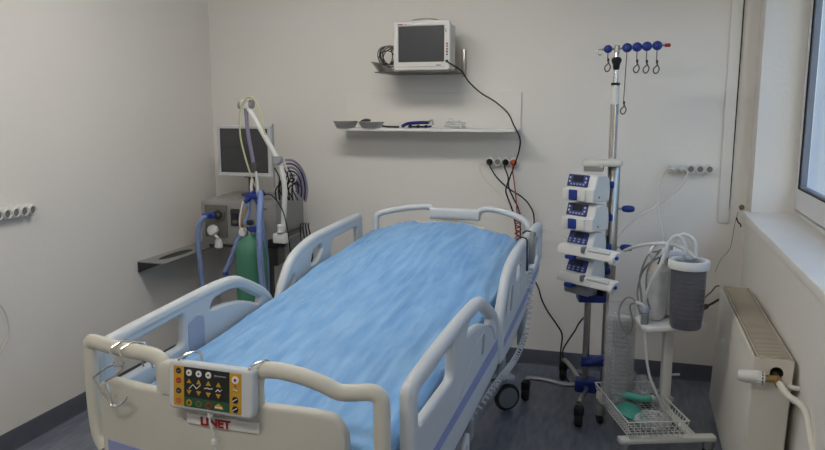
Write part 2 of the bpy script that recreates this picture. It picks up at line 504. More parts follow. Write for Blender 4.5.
def plug(mb, c, r=.019, l=.038):
    mb.lathe([(r * .8, 0), (r, .004), (r, l * .5), (r * .55, l * .8), (r * .3, l)], c, 18, 'Y')
    return mb
PY = YB - .0365
def cable(name, label, pts, r, m, cat='cable', sm=8, seg=8, group=None, plug_at=None, plug_m=None, plug_r=.019, owner=None):
    o = MB().tube(pts, r, seg, smooth=sm).build(name, m)
    if owner is not None:       # a lead that is fixed to its device
        o.parent = owner
        o.matrix_parent_inverse = Matrix.LocRotScale(owner.location, owner.rotation_euler, (1, 1, 1)).inverted()
    else:
        tag(o, label, cat, group)
    if plug_at is not None:
        plug(MB(), plug_at, plug_r).build('plug', plug_m or m, o)
    return o
x0s = -0.78 - 2 * .0505
sx = [x0s + .0505 * (i + .5) for i in range(4)]
cable('power_cable', 'long black cable running from the patient monitor down past the shelf edge',
      [(-1.055, 4.27, 1.895), (-1.03, 4.30, 1.878), (-1.0, 4.38, 1.85), (-.962, 4.42, 1.787), (-.888, 4.42, 1.721), (-.796, 4.40, 1.668), (-.716, 4.37, 1.603), (-.675, 4.33, 1.538), (-.640, 4.36, 1.455), (-.656, 4.43, 1.372), (-.691, 4.47, 1.275), (-.725, 4.5, 1.171), (-.693, 4.5, 1.086), (-.655, 4.5, 1.0), (-.64, 4.5, .80)], .0045, 'blackcord')
cable('power_cable', 'black cable from the leftmost plug curving down to the bed rail corner',
      [(sx[0], PY - .03, 1.30), (sx[0] + .01, PY - .05, 1.28), (-.80, 4.5, 1.213), (-.727, 4.5, 1.147), (-.64, 4.5, 1.094), (-.59, 4.5, 1.041), (-.563, 4.5, .962), (-.56, 4.48, .75)], .0045, 'blackcord', plug_at=(sx[0], PY, 1.30))
cable('power_cable', 'black cable from the second black plug hanging straight behind the headboard',
      [(sx[2], PY - .03, 1.30), (sx[2] + .002, PY - .055, 1.275), (-.722, 4.47, 1.209), (-.735, 4.47, 1.135), (-.72, 4.47, 1.085), (-.69, 4.48, 1.0), (-.66, 4.48, .85)], .0045, 'blackcord', plug_at=(sx[2], PY, 1.30))
cable('power_cable', 'red-brown cord with orange plug in the right socket above headboard',
      [(sx[3], PY - .03, 1.30), (sx[3] - .001, PY - .05, 1.27), (-.68, 4.46, 1.167), (-.668, 4.46, 1.07), (-.66, 4.46, 1.0)] +
      [(-.655 + .016 * math.cos(k * PI / 2), 4.46 + .016 * math.sin(k * PI / 2), 1.0 - k * .007) for k in range(36)] + [(-.635, 4.46, .70)],
      .004, 'redcord', sm=4, plug_at=(sx[3], PY, 1.30), plug_m='orange', plug_r=.021)
cable('power_cable', 'thin white cord looping left of the middle socket strip to the bed',
      [(-.88, 4.585, 1.30), (-.92, 4.585, 1.278), (-.906, 4.59, 1.215), (-.835, 4.59, 1.135), (-.757, 4.59, 1.062), (-.659, 4.59, .908), (-.62, 4.59, .75)], .0022, 'tape')
rx = [0.325 + .0505 * (i - 2) for i in range(5)]
cable('power_cable', 'thick white cord from right socket strip sweeping down to the infusion pump stand',
      [(rx[1] + .01, PY - .035, 1.285), (rx[1] + .03, PY - .05, 1.27), (.295, 4.5, 1.24), (.283, 4.5, 1.20), (.226, 4.5, 1.137), (.136, 4.5, 1.063), (.028, 4.45, .994), (-.05, 4.3, .93), (-.08, 4.16, .88)], .0055, 'tape', plug_at=(rx[1], PY, 1.283))
cable('power_cable', 'white cord from the left end of the right socket strip hanging to the suction unit',
      [(rx[0], PY - .035, 1.285), (rx[0] - .025, PY - .04, 1.285), (.178, 4.53, 1.25), (.160, 4.53, 1.188), (.150, 4.5, 1.069), (.175, 4.45, .951), (.20, 4.3, .80), (.20, 4.1, .66), (.19, 3.86, .64)], .0045, 'tape', plug_at=(rx[0], PY, 1.283))
cable('power_cable', 'thin black cord running down the wall trim in the right corner',
      [(.5505, YB - .012, 2.74), (.551, YB - .012, 2.0), (.549, YB - .012, 1.5), (.5475, YB - .012, 1.136), (.5435, YB - .012, 1.04)], .0032, 'blackcord')
cable('power_cable', 'thin grey cord dropping from the sill end to behind the radiator',
      [(.585, 4.51, 1.05), (.578, 4.55, .977), (.566, 4.58, .832), (.518, 4.57, .759), (.49, 4.56, .681)], .0018, 'greycord')
kb = MB().ball((.598, 4.475, SILL + .020), .015, 14, (1, 1, 1.05)).build('rubber_bulb', 'olive'); tag(kb, 'small olive green bulb resting on far end of the window sill', 'bulb')
hk = MB().tube([(.578, 4.50, 1.02), (.585, 4.485, .998), (.598, 4.47, .985), (.597, 4.455, .975)], .004, 8, smooth=4).build('black_hook', 'black'); tag(hk, 'small black hook under the far end of the window sill', 'hook')
cable('clear_tube', 'thin clear tube loop hanging on the left wall below the socket strip',
      [(-2.80, 2.55, .80), (-2.80, 2.62, .765), (-2.8, 2.661, .729), (-2.8, 2.69, .673), (-2.8, 2.699, .596), (-2.8, 2.676, .545), (-2.8, 2.62, .49), (-2.8, 2.5, .44)], .0035, 'tape', cat='tube')

# ------------------------------------------------------------ upper monitor shelf, patient monitor
t = thing('monitor_bracket', 'flat steel wall bracket carrying the patient monitor', 'wall bracket', (-1.30, YB, 1.845))
MB().box((0.045, -.19, -.004), (0.47, .38, .006), .001).build('bracket_plate', 'dsteel', t)
MB().box((0.272, -.03, .06), (.022, .05, .17), .002).build('upright_arm', 'steel', t)
o = MB()
o.loft([[Vector((x, y, z)) for x, z in ((-.175, .0), (-.165, .0), (-.215, .060), (-.222, .060))] for y in (-.36, -.05)])
o.build('side_lip', 'steel', t)
MB().box((0, -.005, .04), (.3, .010, .08), .002).build('wall_plate', 'dsteel', t)

def patient_monitor():
    t = thing('patient_monitor', 'white patient monitor with blank dark screen on the upper wall bracket', 'monitor', (-1.222, 4.29, 1.845), R(-2))
    w, h, d = .350, .292, .15
    front = fillet(rect(-w / 2, w / 2, 0.006, h), [.02, .02, .025, .02], 6)
    toY = lambda y: Matrix(((1, 0, 0, 0), (0, 0, 1, y), (0, 1, 0, 0), (0, 0, 0, 1)))
    scr = fillet(rect(-.145, .138, .056, .262), .004)
    MB().addmesh(plate_mesh(front, (scr,), .03, .007), toY(.015)).build('bezel', 'white', t)
    back = fillet(rect(-w / 2 + .012, w / 2 - .012, 0.003, h - .012), .02, 5)
    MB().addmesh(plate_mesh(back, (), d, .012), toY(.03 + d / 2 - .012)).build('housing', 'offwhite', t)
    MB().addmesh(plate_mesh(scr, (), .006, .001), toY(.008)).build('screen', 'screen', t)
    MB().tube([(-.085, .05, h - .012), (-.075, .05, h + .008), (-.03, .05, h + .016), (.04, .05, h + .017), (.085, .05, h + .008), (.095, .05, h - .012)], (lambda q: (.014, .006)), 10, smooth=5).build('carry_handle', 'offwhite', t)
    cols = ['dark', 'orange', 'orange', 'dark', 'deepblue']
    for i, c in enumerate(cols):
        MB().box((.157, -.002, .158 - i * .0155), (.011, .006, .008), .002).build('button', c, t)
    MB().lathe([(.0085, 0), (.0085, .006), (.006, .012), (0, .013)], (.157, .0, .058), 18, 'Y').build('rotary_knob', 'dark', t)
    MB().box((.150, -.001, .232), (.005, .003, .022), .001).build('status_mark', 'greycord', t)
    lg = MB()
    for i, xx in enumerate((-.143, -.137, -.131, -.125, -.118)):
        lg.box((xx, -.001, .273), (.0045, .002, .006 if i % 2 else .0075))
    lg.box((-.098, -.001, .273), (.006, .002, .006), .001)
    lg.build('maker_mark', 'red', t)
    MB().box((.105, -.001, .036), (.03, .002, .006), .001).build('model_mark', 'greycord', t)
    MB().box((-.01, -.0005, .028), (.30, .003, .0015)).build('seam', 'greycord', t)
    for sx_ in (-.13, .13):
        MB().cyl((sx_, .06, .004), .012, .008, 14).build('foot', 'rubber', t)
    return t
patient_monitor()
# coiled leads beside the monitor
cb = MB()
rnd = random.Random(3)
for k in range(5):
    cx, cy, cz = -1.455 + rnd.uniform(-.012, .012), 4.36 + k * .012, 1.935 + rnd.uniform(-.015, .01)
    ra, rb = rnd.uniform(.022, .05), rnd.uniform(.035, .068)
    ph = rnd.uniform(0, PI)
    cb.tube([(cx + ra * math.cos(a * PI / 6), cy + .02 * math.sin(a * PI / 6 + ph), cz + .012 + rb * math.sin(a * PI / 6)) for a in range(12)], .0032, 6, True, 3)
o = cb.build('lead_bundle', 'olive_dark'); tag(o, 'bundle of coiled dark leads left of the patient monitor', 'cables')
cb = MB()
for k in range(4):
    cx, cy, cz = -1.462, 4.345 + k * .03, 1.94
    cb.tube([(cx + .05 * math.cos(a * PI / 6), cy + .015 * math.sin(a * PI / 3), cz + .004 * k + .058 * math.sin(a * PI / 6)) for a in range(1, 11)], .0035, 6, False, 3)
cb.build('pale_leads', 'greycord', o)

# ------------------------------------------------------------ white wall shelf
t = thing('wall_shelf', 'long white wall shelf with raised back panel below the monitor', 'shelf', (-1.243, YB, 1.50))
MB().box((0, -.009, .085), (1.146, .018, .285), .002).build('back_panel', 'wall', t)
MB().box((.0, -.134, .0), (1.146, .232, .018), .002).build('shelf_board', 'white', t)
# things on it: top at 1.509
ZS = 1.5095
def dish(name, label, cx, cy, rx_, ry, h, m='tray', rot=0):
    mb = MB()
    pr = [(.0, .001), (.72, .001), (.76, .004), (.98, h), (1.06, h + .0005), (1.06, h + .002), (.97, h + .002), (.74, .006), (.70, .003), (0, .003)]
    mt = Matrix.Translation((cx, cy, ZS)) @ Matrix.Rotation(rot, 4, 'Z') @ Matrix.Diagonal((rx_, ry, 1, 1))
    mb.lathe(pr, (0, 0, 0), 28, mtx=mt)
    return tag(mb.build(name, m), label, 'dish')
dish('steel_dish', 'deep steel dish at the far left end of the wall shelf', -1.74, 4.375, .082, .064, .040)
dish('steel_dish', 'shallow oval steel dish second from left on the wall shelf', -1.57, 4.375, .084, .062, .036)
o = MB().tube([(-1.645, 4.44, ZS + .012), (-1.66, 4.44, ZS + .03), (-1.63, 4.44, ZS + .044), (-1.60, 4.44, ZS + .04)], .012, 10, smooth=4).build('rolled_tubing', 'dark'); tag(o, 'dark rubber piece between the two steel dishes on the shelf', 'tubing')
o = MB().tube([(-1.53, 4.40, ZS + .03), (-1.51, 4.41, ZS + .012), (-1.47, 4.42, ZS + .007), (-1.40, 4.41, ZS + .006)], .006, 8, smooth=4).build('small_clip', 'dark'); tag(o, 'small dark clip lying right of the steel dishes', 'clip')
# navy instrument
t = thing('laryngoscope', 'navy blue handled instrument lying in the middle of the shelf', 'medical instrument', (-1.29, 4.40, ZS))
MB().tube([(-.085, 0, .010), (-.06, 0, .024), (-.03, 0, .03), (0, 0, .032), (.04, 0, .034), (.085, 0, .034)], (lambda q: (.014, .010)), 12, smooth=4).build('handle', 'navy', t)
MB().tube([(.085, 0, .034), (.10, 0, .05), (.108, 0, .046), (.112, 0, .02)], .006, 8, smooth=4).build('hook', 'steel', t)
MB().cyl((.02, -.006, .011), .010, .02, 12, 'Y').build('roller', 'black', t)
for q in (-.03, .07): MB().cyl((q, -.006, .011), .010, .02, 12, 'Y').build('roller', 'black', t)
MB().tube([(.1, .0, .012), (.05, .03, .008), (0, .04, .008), (-.06, .04, .007)], .006, 8, smooth=4).build('strap', 'navy', t)
pts = []
for k in range(30):
    a = k * 2 * PI / 10
    pts.append((-1.045 + (.055 + .01 * math.sin(k * 1.7)) * math.cos(a), 4.42 + .04 * math.sin(a), ZS + .008 + .0012 * k))
o = MB().tube(pts, .006, 8, smooth=4).build('coiled_tubing', 'tube'); tag(o, 'coil of clear plastic tubing at right end of the shelf', 'tubing')
MB().tube([(-1.09, 4.42, ZS + .012), (-1.085, 4.42, ZS + .05), (-1.07, 4.42, ZS + .06), (-1.05, 4.42, ZS + .04), (-1.06, 4.41, ZS + .01)], .003, 6, smooth=4).build('connector', 'milky', o)
MB().cyl((-1.0, 4.385, ZS + .013), .010, .022, 12, 'Z').build('cap', 'offwhite', o)

# ------------------------------------------------------------ left corner shelf (grey)
t = thing('wall_ledge', 'narrow dark grey ledge shelf mounted on the left wall', 'shelf', (XL, 3.69, .725))
out = fillet([(0.002, 0), (.195, 0), (.165, .90), (.002, .90)], .004)
hole = [(.095 + .045 * math.cos(a * PI / 12), .26 + .17 * math.sin(a * PI / 12)) for a in range(24)]
MB().addmesh(plate_mesh(out, (hole,), .006, .001), Matrix.Translation((0, 0, -.003))).build('ledge_top', 'ventgrey', t)
MB().addmesh(plate_mesh([(.097 + .05 * math.cos(a * PI / 12), .26 + .178 * math.sin(a * PI / 12)) for a in range(24)], (), .003, .0005), Matrix.Translation((0, 0, -.008))).build('oval_inlay', 'black', t)
for yy in (.004, .80):
    MB().addmesh(plate_mesh([(.002, -.002), (.165, -.002), (.002, -.065)], (), .006, .001), Matrix(((1, 0, 0, 0), (0, 0, 1, yy), (0, 1, 0, -.005), (0, 0, 0, 1)))).build('support_bracket', 'dark', t)

# ------------------------------------------------------------ ventilator on its trolley
def ventilator():
    rz = R(4)
    t = thing('ventilator', 'grey boxy medical ventilator in the left corner behind the bed', 'ventilator', (-2.318, 4.02, .79), rz)
    # trapezoid body lofted along depth
    w = .250
    def ring(y, w, z0, z1, r):
        pr = fillet([(-w, z0), (w, z0), (w, z1), (-w, z1)], r, 4)
        return [Vector((p[0], y, p[1])) for p in pr]
    body = MB()
    body.loft([ring(-.004, w - .012, .012, .268, .02), ring(0, w - .004, .004, .276, .024), ring(.012, w, .0, .28, .026), ring(.46, w, .0, .28, .026), ring(.475, w - .01, .01, .27, .02)])
    body.build('housing', 'ventgrey', t)
    MB().box((-.145, -.008, .15), (.15, .010, .20), .004).build('front_panel', 'ventdark', t)
    p = MB().lathe([(.038, 0), (.038, .012), (.030, .016), (.028, .008), (0, .008)], (-.115, -.012, .19), 24, 'Y'); p.build('expiratory_port', 'dsteel', t)
    MB().lathe([(.016, 0), (.014, .03), (.010, .034), (0, .034)], (-.115, -.016, .19), 16, 'Y').build('port_connector', 'dsteel', t)
    MB().box((-.015, -.008, .175), (.062, .012, .105), .005).build('breaker_frame', 'dark', t)
    MB().box((-.015, -.016, .188), (.035, .008, .03), .003).build('display', 'lcd', t)
    MB().box((-.015, -.016, .150), (.035, .008, .02), .003).build('lower_key', 'ventdark', t)
    MB().box((.16, -.006, .235), (.07, .004, .01), .001).build('name_strip', 'greycord', t)
    tr = MB().lathe([(.0, -.002), (.026, .0), (.034, .012), (.034, .035), (.024, .05), (0, .054)], (-.155, -.012, .095), 22, 'Y')
    tr.build('water_trap_cap', 'white', t)
    MB().lathe([(.014, 0), (.022, -.012), (.026, -.05), (.02, -.058), (0, -.06)], (-.115, -.045, .045), 18).build('water_trap', 'milky', t)
    MB().tube([(-.155, -.03, .09), (-.13, -.045, .06), (-.115, -.045, .05)], .009, 10, smooth=4).build('trap_elbow', 'tape', t)
    for i in range(3):
        MB().cyl((.03 + i * .03, -.012, .035), .008, .014, 12, 'Y').build('gas_port', 'chrome', t)
    for xx in (-.13, .0, .13):
        MB().box((xx, .1, .281), (.10, .004, .003)).build('top_seam', 'ventdark', t)
    # side rail and side gas fittings
    MB().box((w + .008, .22, .05), (.016, .36, .028), .003).build('side_rail', 'dsteel', t)
    return t
vent = ventilator()
t = thing('ventilator_trolley', 'dark wheeled trolley column carrying the ventilator', 'trolley', (-2.33, 4.02, 0), R(9))
MB().box((0, .23, .778), (.40, .40, .018), .004).build('top_plate', 'dsteel', t)
MB().box((.08, .24, .46), (.12, .10, .62), .01).build('column', 'dark', t)
MB().box((.17, .2, .70), (.10, .16, .13), .012).build('gas_block', 'dsteel', t)
for a in range(4):
    sx_, sy_ = (-1, 1)[a % 2], (-1, 1)[a // 2]
    MB().tube([(.08, .24, .13), (.08 + sx_ * .16 - .04, .24 + sy_ * .20, .105)], (lambda q: (.022, .014)), 8).build('leg', 'dark', t)
    c = (.08 + sx_ * .16 - .04, .24 + sy_ * .20, .045)
    cw = MB().cyl(c, .045, .03, 20, 'X', .006); w_ = cw.build('caster', 'rubber', t)
    MB().box((c[0], c[1], .078), (.045, .05, .045), .008).build('caster_fork', 'wheelgrey', w_)

# monitor on the ventilator
t = thing('ventilator_screen', 'flat screen with pale frame and blank display standing on ventilator', 'screen', (-2.35, 4.20, 1.075), R(2))
toY = lambda y: Matrix(((1, 0, 0, 0), (0, 0, 1, y), (0, 1, 0, 0), (0, 0, 0, 1)))
tilt = Matrix.Rotation(R(-4), 4, 'X')
fr = fillet(rect(-.198, .175, .125, .447), .008)
sc_ = fillet(rect(-.180, .150, .150, .428), .002)
MB().addmesh(plate_mesh(fr, (sc_,), .03, .004), toY(.015)).build('screen_frame', 'bedwhite', t)
MB().addmesh(plate_mesh(fillet(rect(-.19, .168, .132, .440), .01), (), .03, .006), toY(.035)).build('screen_housing', 'ventgrey', t)
MB().addmesh(plate_mesh(sc_, (), .004, .0005), toY(.008)).build('display', 'screen', t)
for i, xx in enumerate((-.115, -.06)):
    MB().box((xx, .005, .31), (.022, .0015, .007), .001).build('faint_marking', 'dark', t)
MB().tube([(.186, .01, .06), (.186, .01, .46)], .006, 10).build('side_rod', 'bedmetal', t)
MB().cyl((0, .07, .065), .022, .128, 16).build('stand_post', 'dsteel', t)
MB().box((0, .06, .14), (.08, .05, .05), .008).build('tilt_joint', 'dsteel', t)
MB().cyl((0, .07, .005), .07, .012, 24, bev=.003).build('stand_base', 'dsteel', t)

# hose support arm, clamped beside the ventilator
t = thing('hose_support_arm', 'white jointed hose support arm rising above the ventilator', 'support arm', (-1.995, 3.95, .86))
def loc_(p, t=t): return tuple(Vector(p) - Vector(t.location))
MB().tube([loc_((-1.985, 3.95, .90)), loc_((-1.968, 3.94, 1.00)), loc_((-1.948, 3.92, 1.18)), loc_((-1.962, 3.9, 1.32))], .0155, 14, smooth=5).build('lower_arm', 'white', t)
MB().tube([loc_((-1.972, 3.88, 1.35)), loc_((-2.05, 3.86, 1.50)), loc_((-2.135, 3.86, 1.635))], .015, 14).build('upper_arm', 'white', t)
MB().cyl(loc_((-1.966, 3.885, 1.335)), .024, .05, 20, 'Y', .004).build('elbow_joint', 'bedmetal', t)
j = MB().box(loc_((-2.148, 3.86, 1.655)), (.058, .05, .05), .012); j.build('head_joint', 'white', t)
MB().cyl(loc_((-2.112, 3.86, 1.655)), .026, .02, 20, 'X', .003).build('joint_disc', 'ventgrey', t)
MB().cyl(loc_((-2.185, 3.86, 1.648)), .022, .016, 20, 'X', .003).build('joint_disc', 'ventgrey', t)
MB().tube([loc_((-2.150, 3.86, 1.64)), loc_((-2.142, 3.86, 1.50)), loc_((-2.118, 3.87, 1.32))], .011, 12, smooth=4).build('drop_tube', 'purple', t)
MB().box(loc_((-2.112, 3.87, 1.29)), (.04, .035, .05), .006).build('hose_clip', 'dsteel', t)
MB().box(loc_((-1.995, 3.95, .865)), (.085, .06, .06), .01).build('clamp_block', 'white', t)
MB().cyl(loc_((-1.985, 3.93, .925)), .022, .05, 18, bev=.004).build('pivot', 'white', t)
MB().box(loc_((-2.03, 3.97, .83)), (.11, .04, .04), .006).build('clamp_jaw', 'dark', t)
MB().tube([loc_((-2.0, 3.96, .84)), loc_((-2.02, 4.02, .80)), loc_((-2.07, 4.15, .775)), loc_((-2.09, 4.2, .77))], .012, 10, smooth=4).build('mounting_bar', 'dsteel', t)

cable('oxygen_tube', 'thin yellow tube arching over the hose support arm',
      [(-2.11, 3.9, 1.14), (-2.128, 3.87, 1.219), (-2.158, 3.85, 1.346), (-2.18, 3.84, 1.479), (-2.170, 3.83, 1.61), (-2.13, 3.82, 1.68), (-2.085, 3.82, 1.692), (-2.045, 3.83, 1.622), (-2.03, 3.85, 1.50), (-2.03, 3.9, 1.42)], .005, 'yellowtube', cat='tube')

def corr_hose(name, label, pts, r=.0125, m='hose', group='blue corrugated breathing hoses'):
    P = cr_spline(pts, 10)
    # resample densely
    L = [0]
    for a, b in zip(P, P[1:]): L.append(L[-1] + (b - a).length)
    n = int(L[-1] / .0022)
    Q = []; k = 0
    for i in range(n + 1):
        s = L[-1] * i / n
        while k < len(L) - 2 and L[k + 1] < s: k += 1
        f = (s - L[k]) / max(L[k + 1] - L[k], 1e-9)
        Q.append(P[k].lerp(P[k + 1], f))
    o = MB().tube(Q, (lambda q: r * (1 + .12 * (1 if int(q * n + .5) % 4 < 2 else -1))), 10).build(name, m, angle=80)
    return tag(o, label, 'hose', group)
h = corr_hose('breathing_hose', 'blue corrugated hose hanging from the left ventilator port',
      [(-2.452, 3.915, .982), (-2.475, 3.88, .975), (-2.497, 3.87, .93), (-2.512, 3.87, .834), (-2.51, 3.88, .71), (-2.50, 3.88, .553), (-2.48, 3.88, .42)], .0145)
MB().cyl((-2.445, 3.93, .985), .02, .035, 16, 'Y', .003).box((-2.462, 3.90, .985), (.05, .03, .03), .006).build('hose_cuff', 'blue', h)
h = corr_hose('breathing_hose', 'blue corrugated hose hanging right of the green cylinder',
      [(-2.075, 3.85, 1.13), (-2.045, 3.80, 1.15), (-2.02, 3.76, 1.12), (-1.978, 3.66, 1.02), (-1.950, 3.60, .88), (-1.945, 3.60, .74), (-1.935, 3.60, .60), (-1.93, 3.62, .42)], .0165)
h = corr_hose('breathing_hose', 'blue corrugated hose running down behind the cylinder valve',
      [(-2.14, 3.86, 1.12), (-2.118, 3.89, 1.10), (-2.111, 3.92, .99), (-2.10, 3.93, .88), (-2.09, 3.94, .73), (-2.09, 3.94, .5)], .0135)
h = corr_hose('breathing_hose', 'blue corrugated hose ending left of the green cylinder',
      [(-2.155, 3.86, 1.09), (-2.165, 3.87, 1.02), (-2.19, 3.85, .932), (-2.228, 3.83, .834), (-2.265, 3.83, .747), (-2.305, 3.83, .665)], .0145)
MB().cyl((-2.308, 3.83, .655), .017, .02, 14).build('open_cuff', 'blue', h)
# blue wye piece where the hoses meet
t = thing('hose_connector', 'bright blue plastic wye connector joining the breathing hoses', 'connector', (-2.11, 3.86, 1.12))
c_ = MB()
c_.tube([(-.055, 0, .0), (-.02, -.01, .012), (.02, -.01, .0), (.06, 0, .03)], .017, 10, smooth=4)
c_.tube([(-.06, -.01, -.03), (-.02, -.01, .0), (.0, -.01, .03)], .014, 10, smooth=4)
c_.tube([(.0, 0, .0), (.025, -.015, -.03), (.05, -.02, -.025)], .014, 10, smooth=4)
c_.build('wye', 'blue', t)
MB().tube([(-.02, 0, .01), (-.022, 0, .06), (-.015, 0, .10)], .009, 10).build('swivel_stem', 'tape', t)
MB().tube([(.015, 0, .01), (.02, 0, .06), (.012, 0, .15)], .008, 10).build('swivel_stem', 'milky', t)
# hose and lead tangle at the back of the ventilator
rnd = random.Random(11)
tb = MB(); tk = MB(); tp = MB()
for k in range(7):
    f_ = 1 - .125 * k
    pts = [Vector((-1.99 + .088 * f_ * math.sin(a_), 4.06 + .07 * f_ * math.sin(a_) + .008 * k, 1.14 + .185 * f_ * math.cos(a_))) for a_ in (-.15, .25, .65, 1.05, 1.45, 1.75, 2.0)]
    (tb if k in (1, 3, 5) else tp).tube(pts, .0048 if k in (1, 3, 5) else .0075, 8, smooth=5)
for k in range(6):
    x = -2.075 + .022 * k
    tk.tube([(x, 4.06, 1.08), (x + .012, 4.03, 1.14 + .012 * (k % 3)), (x + .040, 4.03, 1.18 + .014 * (k % 2)), (x + .055, 4.05, 1.23 - .012 * k), (x + .05, 4.08, 1.27 - .02 * k)], .0042, 6, smooth=5)
for k in range(4):
    x = -2.05 + .03 * k
    tk.tube([(x, 4.0, 1.28), (x + .02, 4.02, 1.22), (x + .005, 4.04, 1.15), (x + .03, 4.06, 1.08)], .0038, 6, smooth=5)
o = tp.build('hose_bundle', 'purple'); tag(o, 'bundle of mauve and black hoses arching behind the support arm', 'hoses')
tb.build('black_leads', 'blackcord', o); tk.build('thin_leads', 'blackcord', o)
for k, q in enumerate([(-2.02, 4.05, 1.11), (-1.98, 4.1, 1.12), (-2.06, 4.08, 1.10)]):
    MB().tube([(q[0], q[1], 1.075), (q[0], q[1], q[2] + .04), (q[0] + .02, q[1], q[2] + .1)], .009, 8, smooth=4).build('short_hose', 'tape' if k % 2 else 'bedmetal', o)
cable('power_cable', 'black cord looping from the blue hose connector over the ventilator side',
      [(-2.06, 3.85, 1.13), (-2.0, 3.85, 1.135), (-1.93, 3.84, 1.06), (-1.90, 3.84, .96), (-1.89, 3.85, .84), (-1.89, 3.87, .72)], .0035, 'blackcord', owner=vent)
for k in range(4):
    cable('power_cable', ['black cord bundle strand hanging behind the ventilator nearest the bed', 'black cord strand hanging second behind the ventilator side', 'black cord strand hanging third behind the ventilator side', 'black cord strand hanging closest to the back wall by ventilator'][k],
      [(-2.02 + .016 * k, 4.30, .90), (-1.985 + .018 * k, 4.20, .90), (-1.955 + .022 * k, 4.14, .84), (-1.935 + .022 * k, 4.12, .74), (-1.96 + .02 * k, 4.14, .62), (-1.99 + .02 * k, 4.16, .45)], .0045, 'blackcord', owner=vent)

# green oxygen cylinder
t = thing('oxygen_cylinder', 'green gas cylinder standing between ventilator and bed rail', 'gas cylinder', (-2.07, 3.72, .012))
MB().lathe([(.078, 0), (.088, .01), (.090, .05), (.090, .78), (.087, .82), (.074, .86), (.05, .886), (.03, .90), (.026, .91)], (0, 0, 0), 32).build('tank', 'green', t)
v = MB().cyl((0, 0, .915), .02, .05, 16, bev=.003).cyl((-.005, -.02, .945), .012, .06, 12, 'Y').cyl((0, 0, .95), .014, .04, 12)
v.build('valve', 'chrome', t)
MB().lathe([(.018, 0), (.022, .005), (.022, .02), (.016, .026), (0, .028)], (0, -.0, .965), 16).build('valve_wheel', 'dark', t)
MB().cyl((-.035, -.02, .925), .024, .024, 20, 'Y', .003).build('gauge', 'white', t)
MB().tube([(-.03, -.01, .93), (-.045, -.02, .97), (-.03, -.02, 1.02), (-.005, -.01, 1.07)], .006, 8, smooth=4).build('brass_outlet', 'brass', t)
MB().tube([(-.01, -.02, .94), (-.03, -.04, .99), (.0, -.02, 1.05)], .005, 8, smooth=4).build('brass_outlet', 'brass', t)
MB().box((.03, -.02, .945), (.05, .03, .035), .008).build('blue_tap', 'blue', t)
MB().tube([(-.02, -.01, .90), (-.05, -.015, .94), (-.06, -.01, 1.0), (-.04, .0, 1.10)], .005, 8, smooth=4).build('clear_line', 'tape', t)

# ------------------------------------------------------------ the bed
BO = Vector((-1.029, 1.671, 0)); BR = R(-2.5)
bed = thing('hospital_bed', 'cream and white electric hospital bed with four plastic side rails', 'bed', BO, BR)
def bow(u, amt=.05): return -.045 + amt * 1.35 * (abs(u) / .48) ** 2.4      # plan curve of the foot end

def curved_panel(zt, zb, u0, u1, vfun, th, n=40, r=.012):
    rings = []
    for i in range(n + 1):
        u = u0 + (u1 - u0) * i / n
        v = vfun(u); a, b = zt(u), zb(u)
        pr = fillet([(-th / 2, b), (th / 2, b), (th / 2, a), (-th / 2, a)], r, 3)
        rings.append([Vector((u, v + p[0], p[1])) for p in pr])
    return MB().loft(rings)
# footboard
fb = MB()
def fpt(u, z, dv=0): return (u, bow(u) + dv, z)
zt = lambda u: .892 - .02 * max(0, (u - .2) / .18) ** 2 - (0.05 * max(0, (u - .33) / .04) ** 2 if u > .33 else 0) - (0.02 * max(0, (-.33 - u) / .06) ** 2 if u < -.33 else 0)
fbp = curved_panel(zt, lambda u: .40, -.395, .368, bow, .034, 52, .014).build('footboard_panel', 'bedpanel', bed)
RAILR = lambda q: (.0185, .022)
left = [fpt(-.41, .66), fpt(-.44, .70), fpt(-.452, .80), fpt(-.453, .945), fpt(-.449, .970), fpt(-.43, .980), fpt(-.36, .980), fpt(-.28, .981), fpt(-.20, .982), fpt(-.165, .972), fpt(-.158, .945), fpt(-.158, .88)]
MB().tube(left, RAILR, 16, smooth=5).build('footboard_rail', 'cream', bed)
right = [fpt(.129, .88), fpt(.129, .95), fpt(.14, .975), fpt(.18, .984), fpt(.25, .975), fpt(.31, .956), fpt(.35, .938), fpt(.39, .938), fpt(.428, .940), fpt(.448, .928), fpt(.453, .895), fpt(.453, .75), fpt(.447, .60), fpt(.42, .53), fpt(.36, .50)]
MB().tube(right, RAILR, 16, smooth=5).build('footboard_rail', 'cream', bed)
curved_panel(lambda u: .976, lambda u: .875, -.155, .125, bow, .038, 14, .015).build('footboard_centre', 'cream', bed)
curved_panel(lambda u: .708, lambda u: .640, -.372, .372, lambda u: bow(u) - .0175, .005, 40, .002).build('footboard_stripe', 'peri', bed)
# name plate with lettering
curved_panel(lambda u: .846, lambda u: .816, -.07, .145, lambda u: bow(u) - .019, .006, 14, .002).build('name_plate', 'white', bed)
tm = text_mesh('LINET', .031, .0008, .0011)
lx = .018
sc_t = Matrix.Translation((lx, bow(lx) - .0235, .829)) @ Matrix(((1.12, 0, 0, 0), (0, 0, 1, 0), (0, 1, 0, 0), (0, 0, 0, 1)))
MB().addmesh(tm, sc_t).build('name_lettering', 'red', bed)
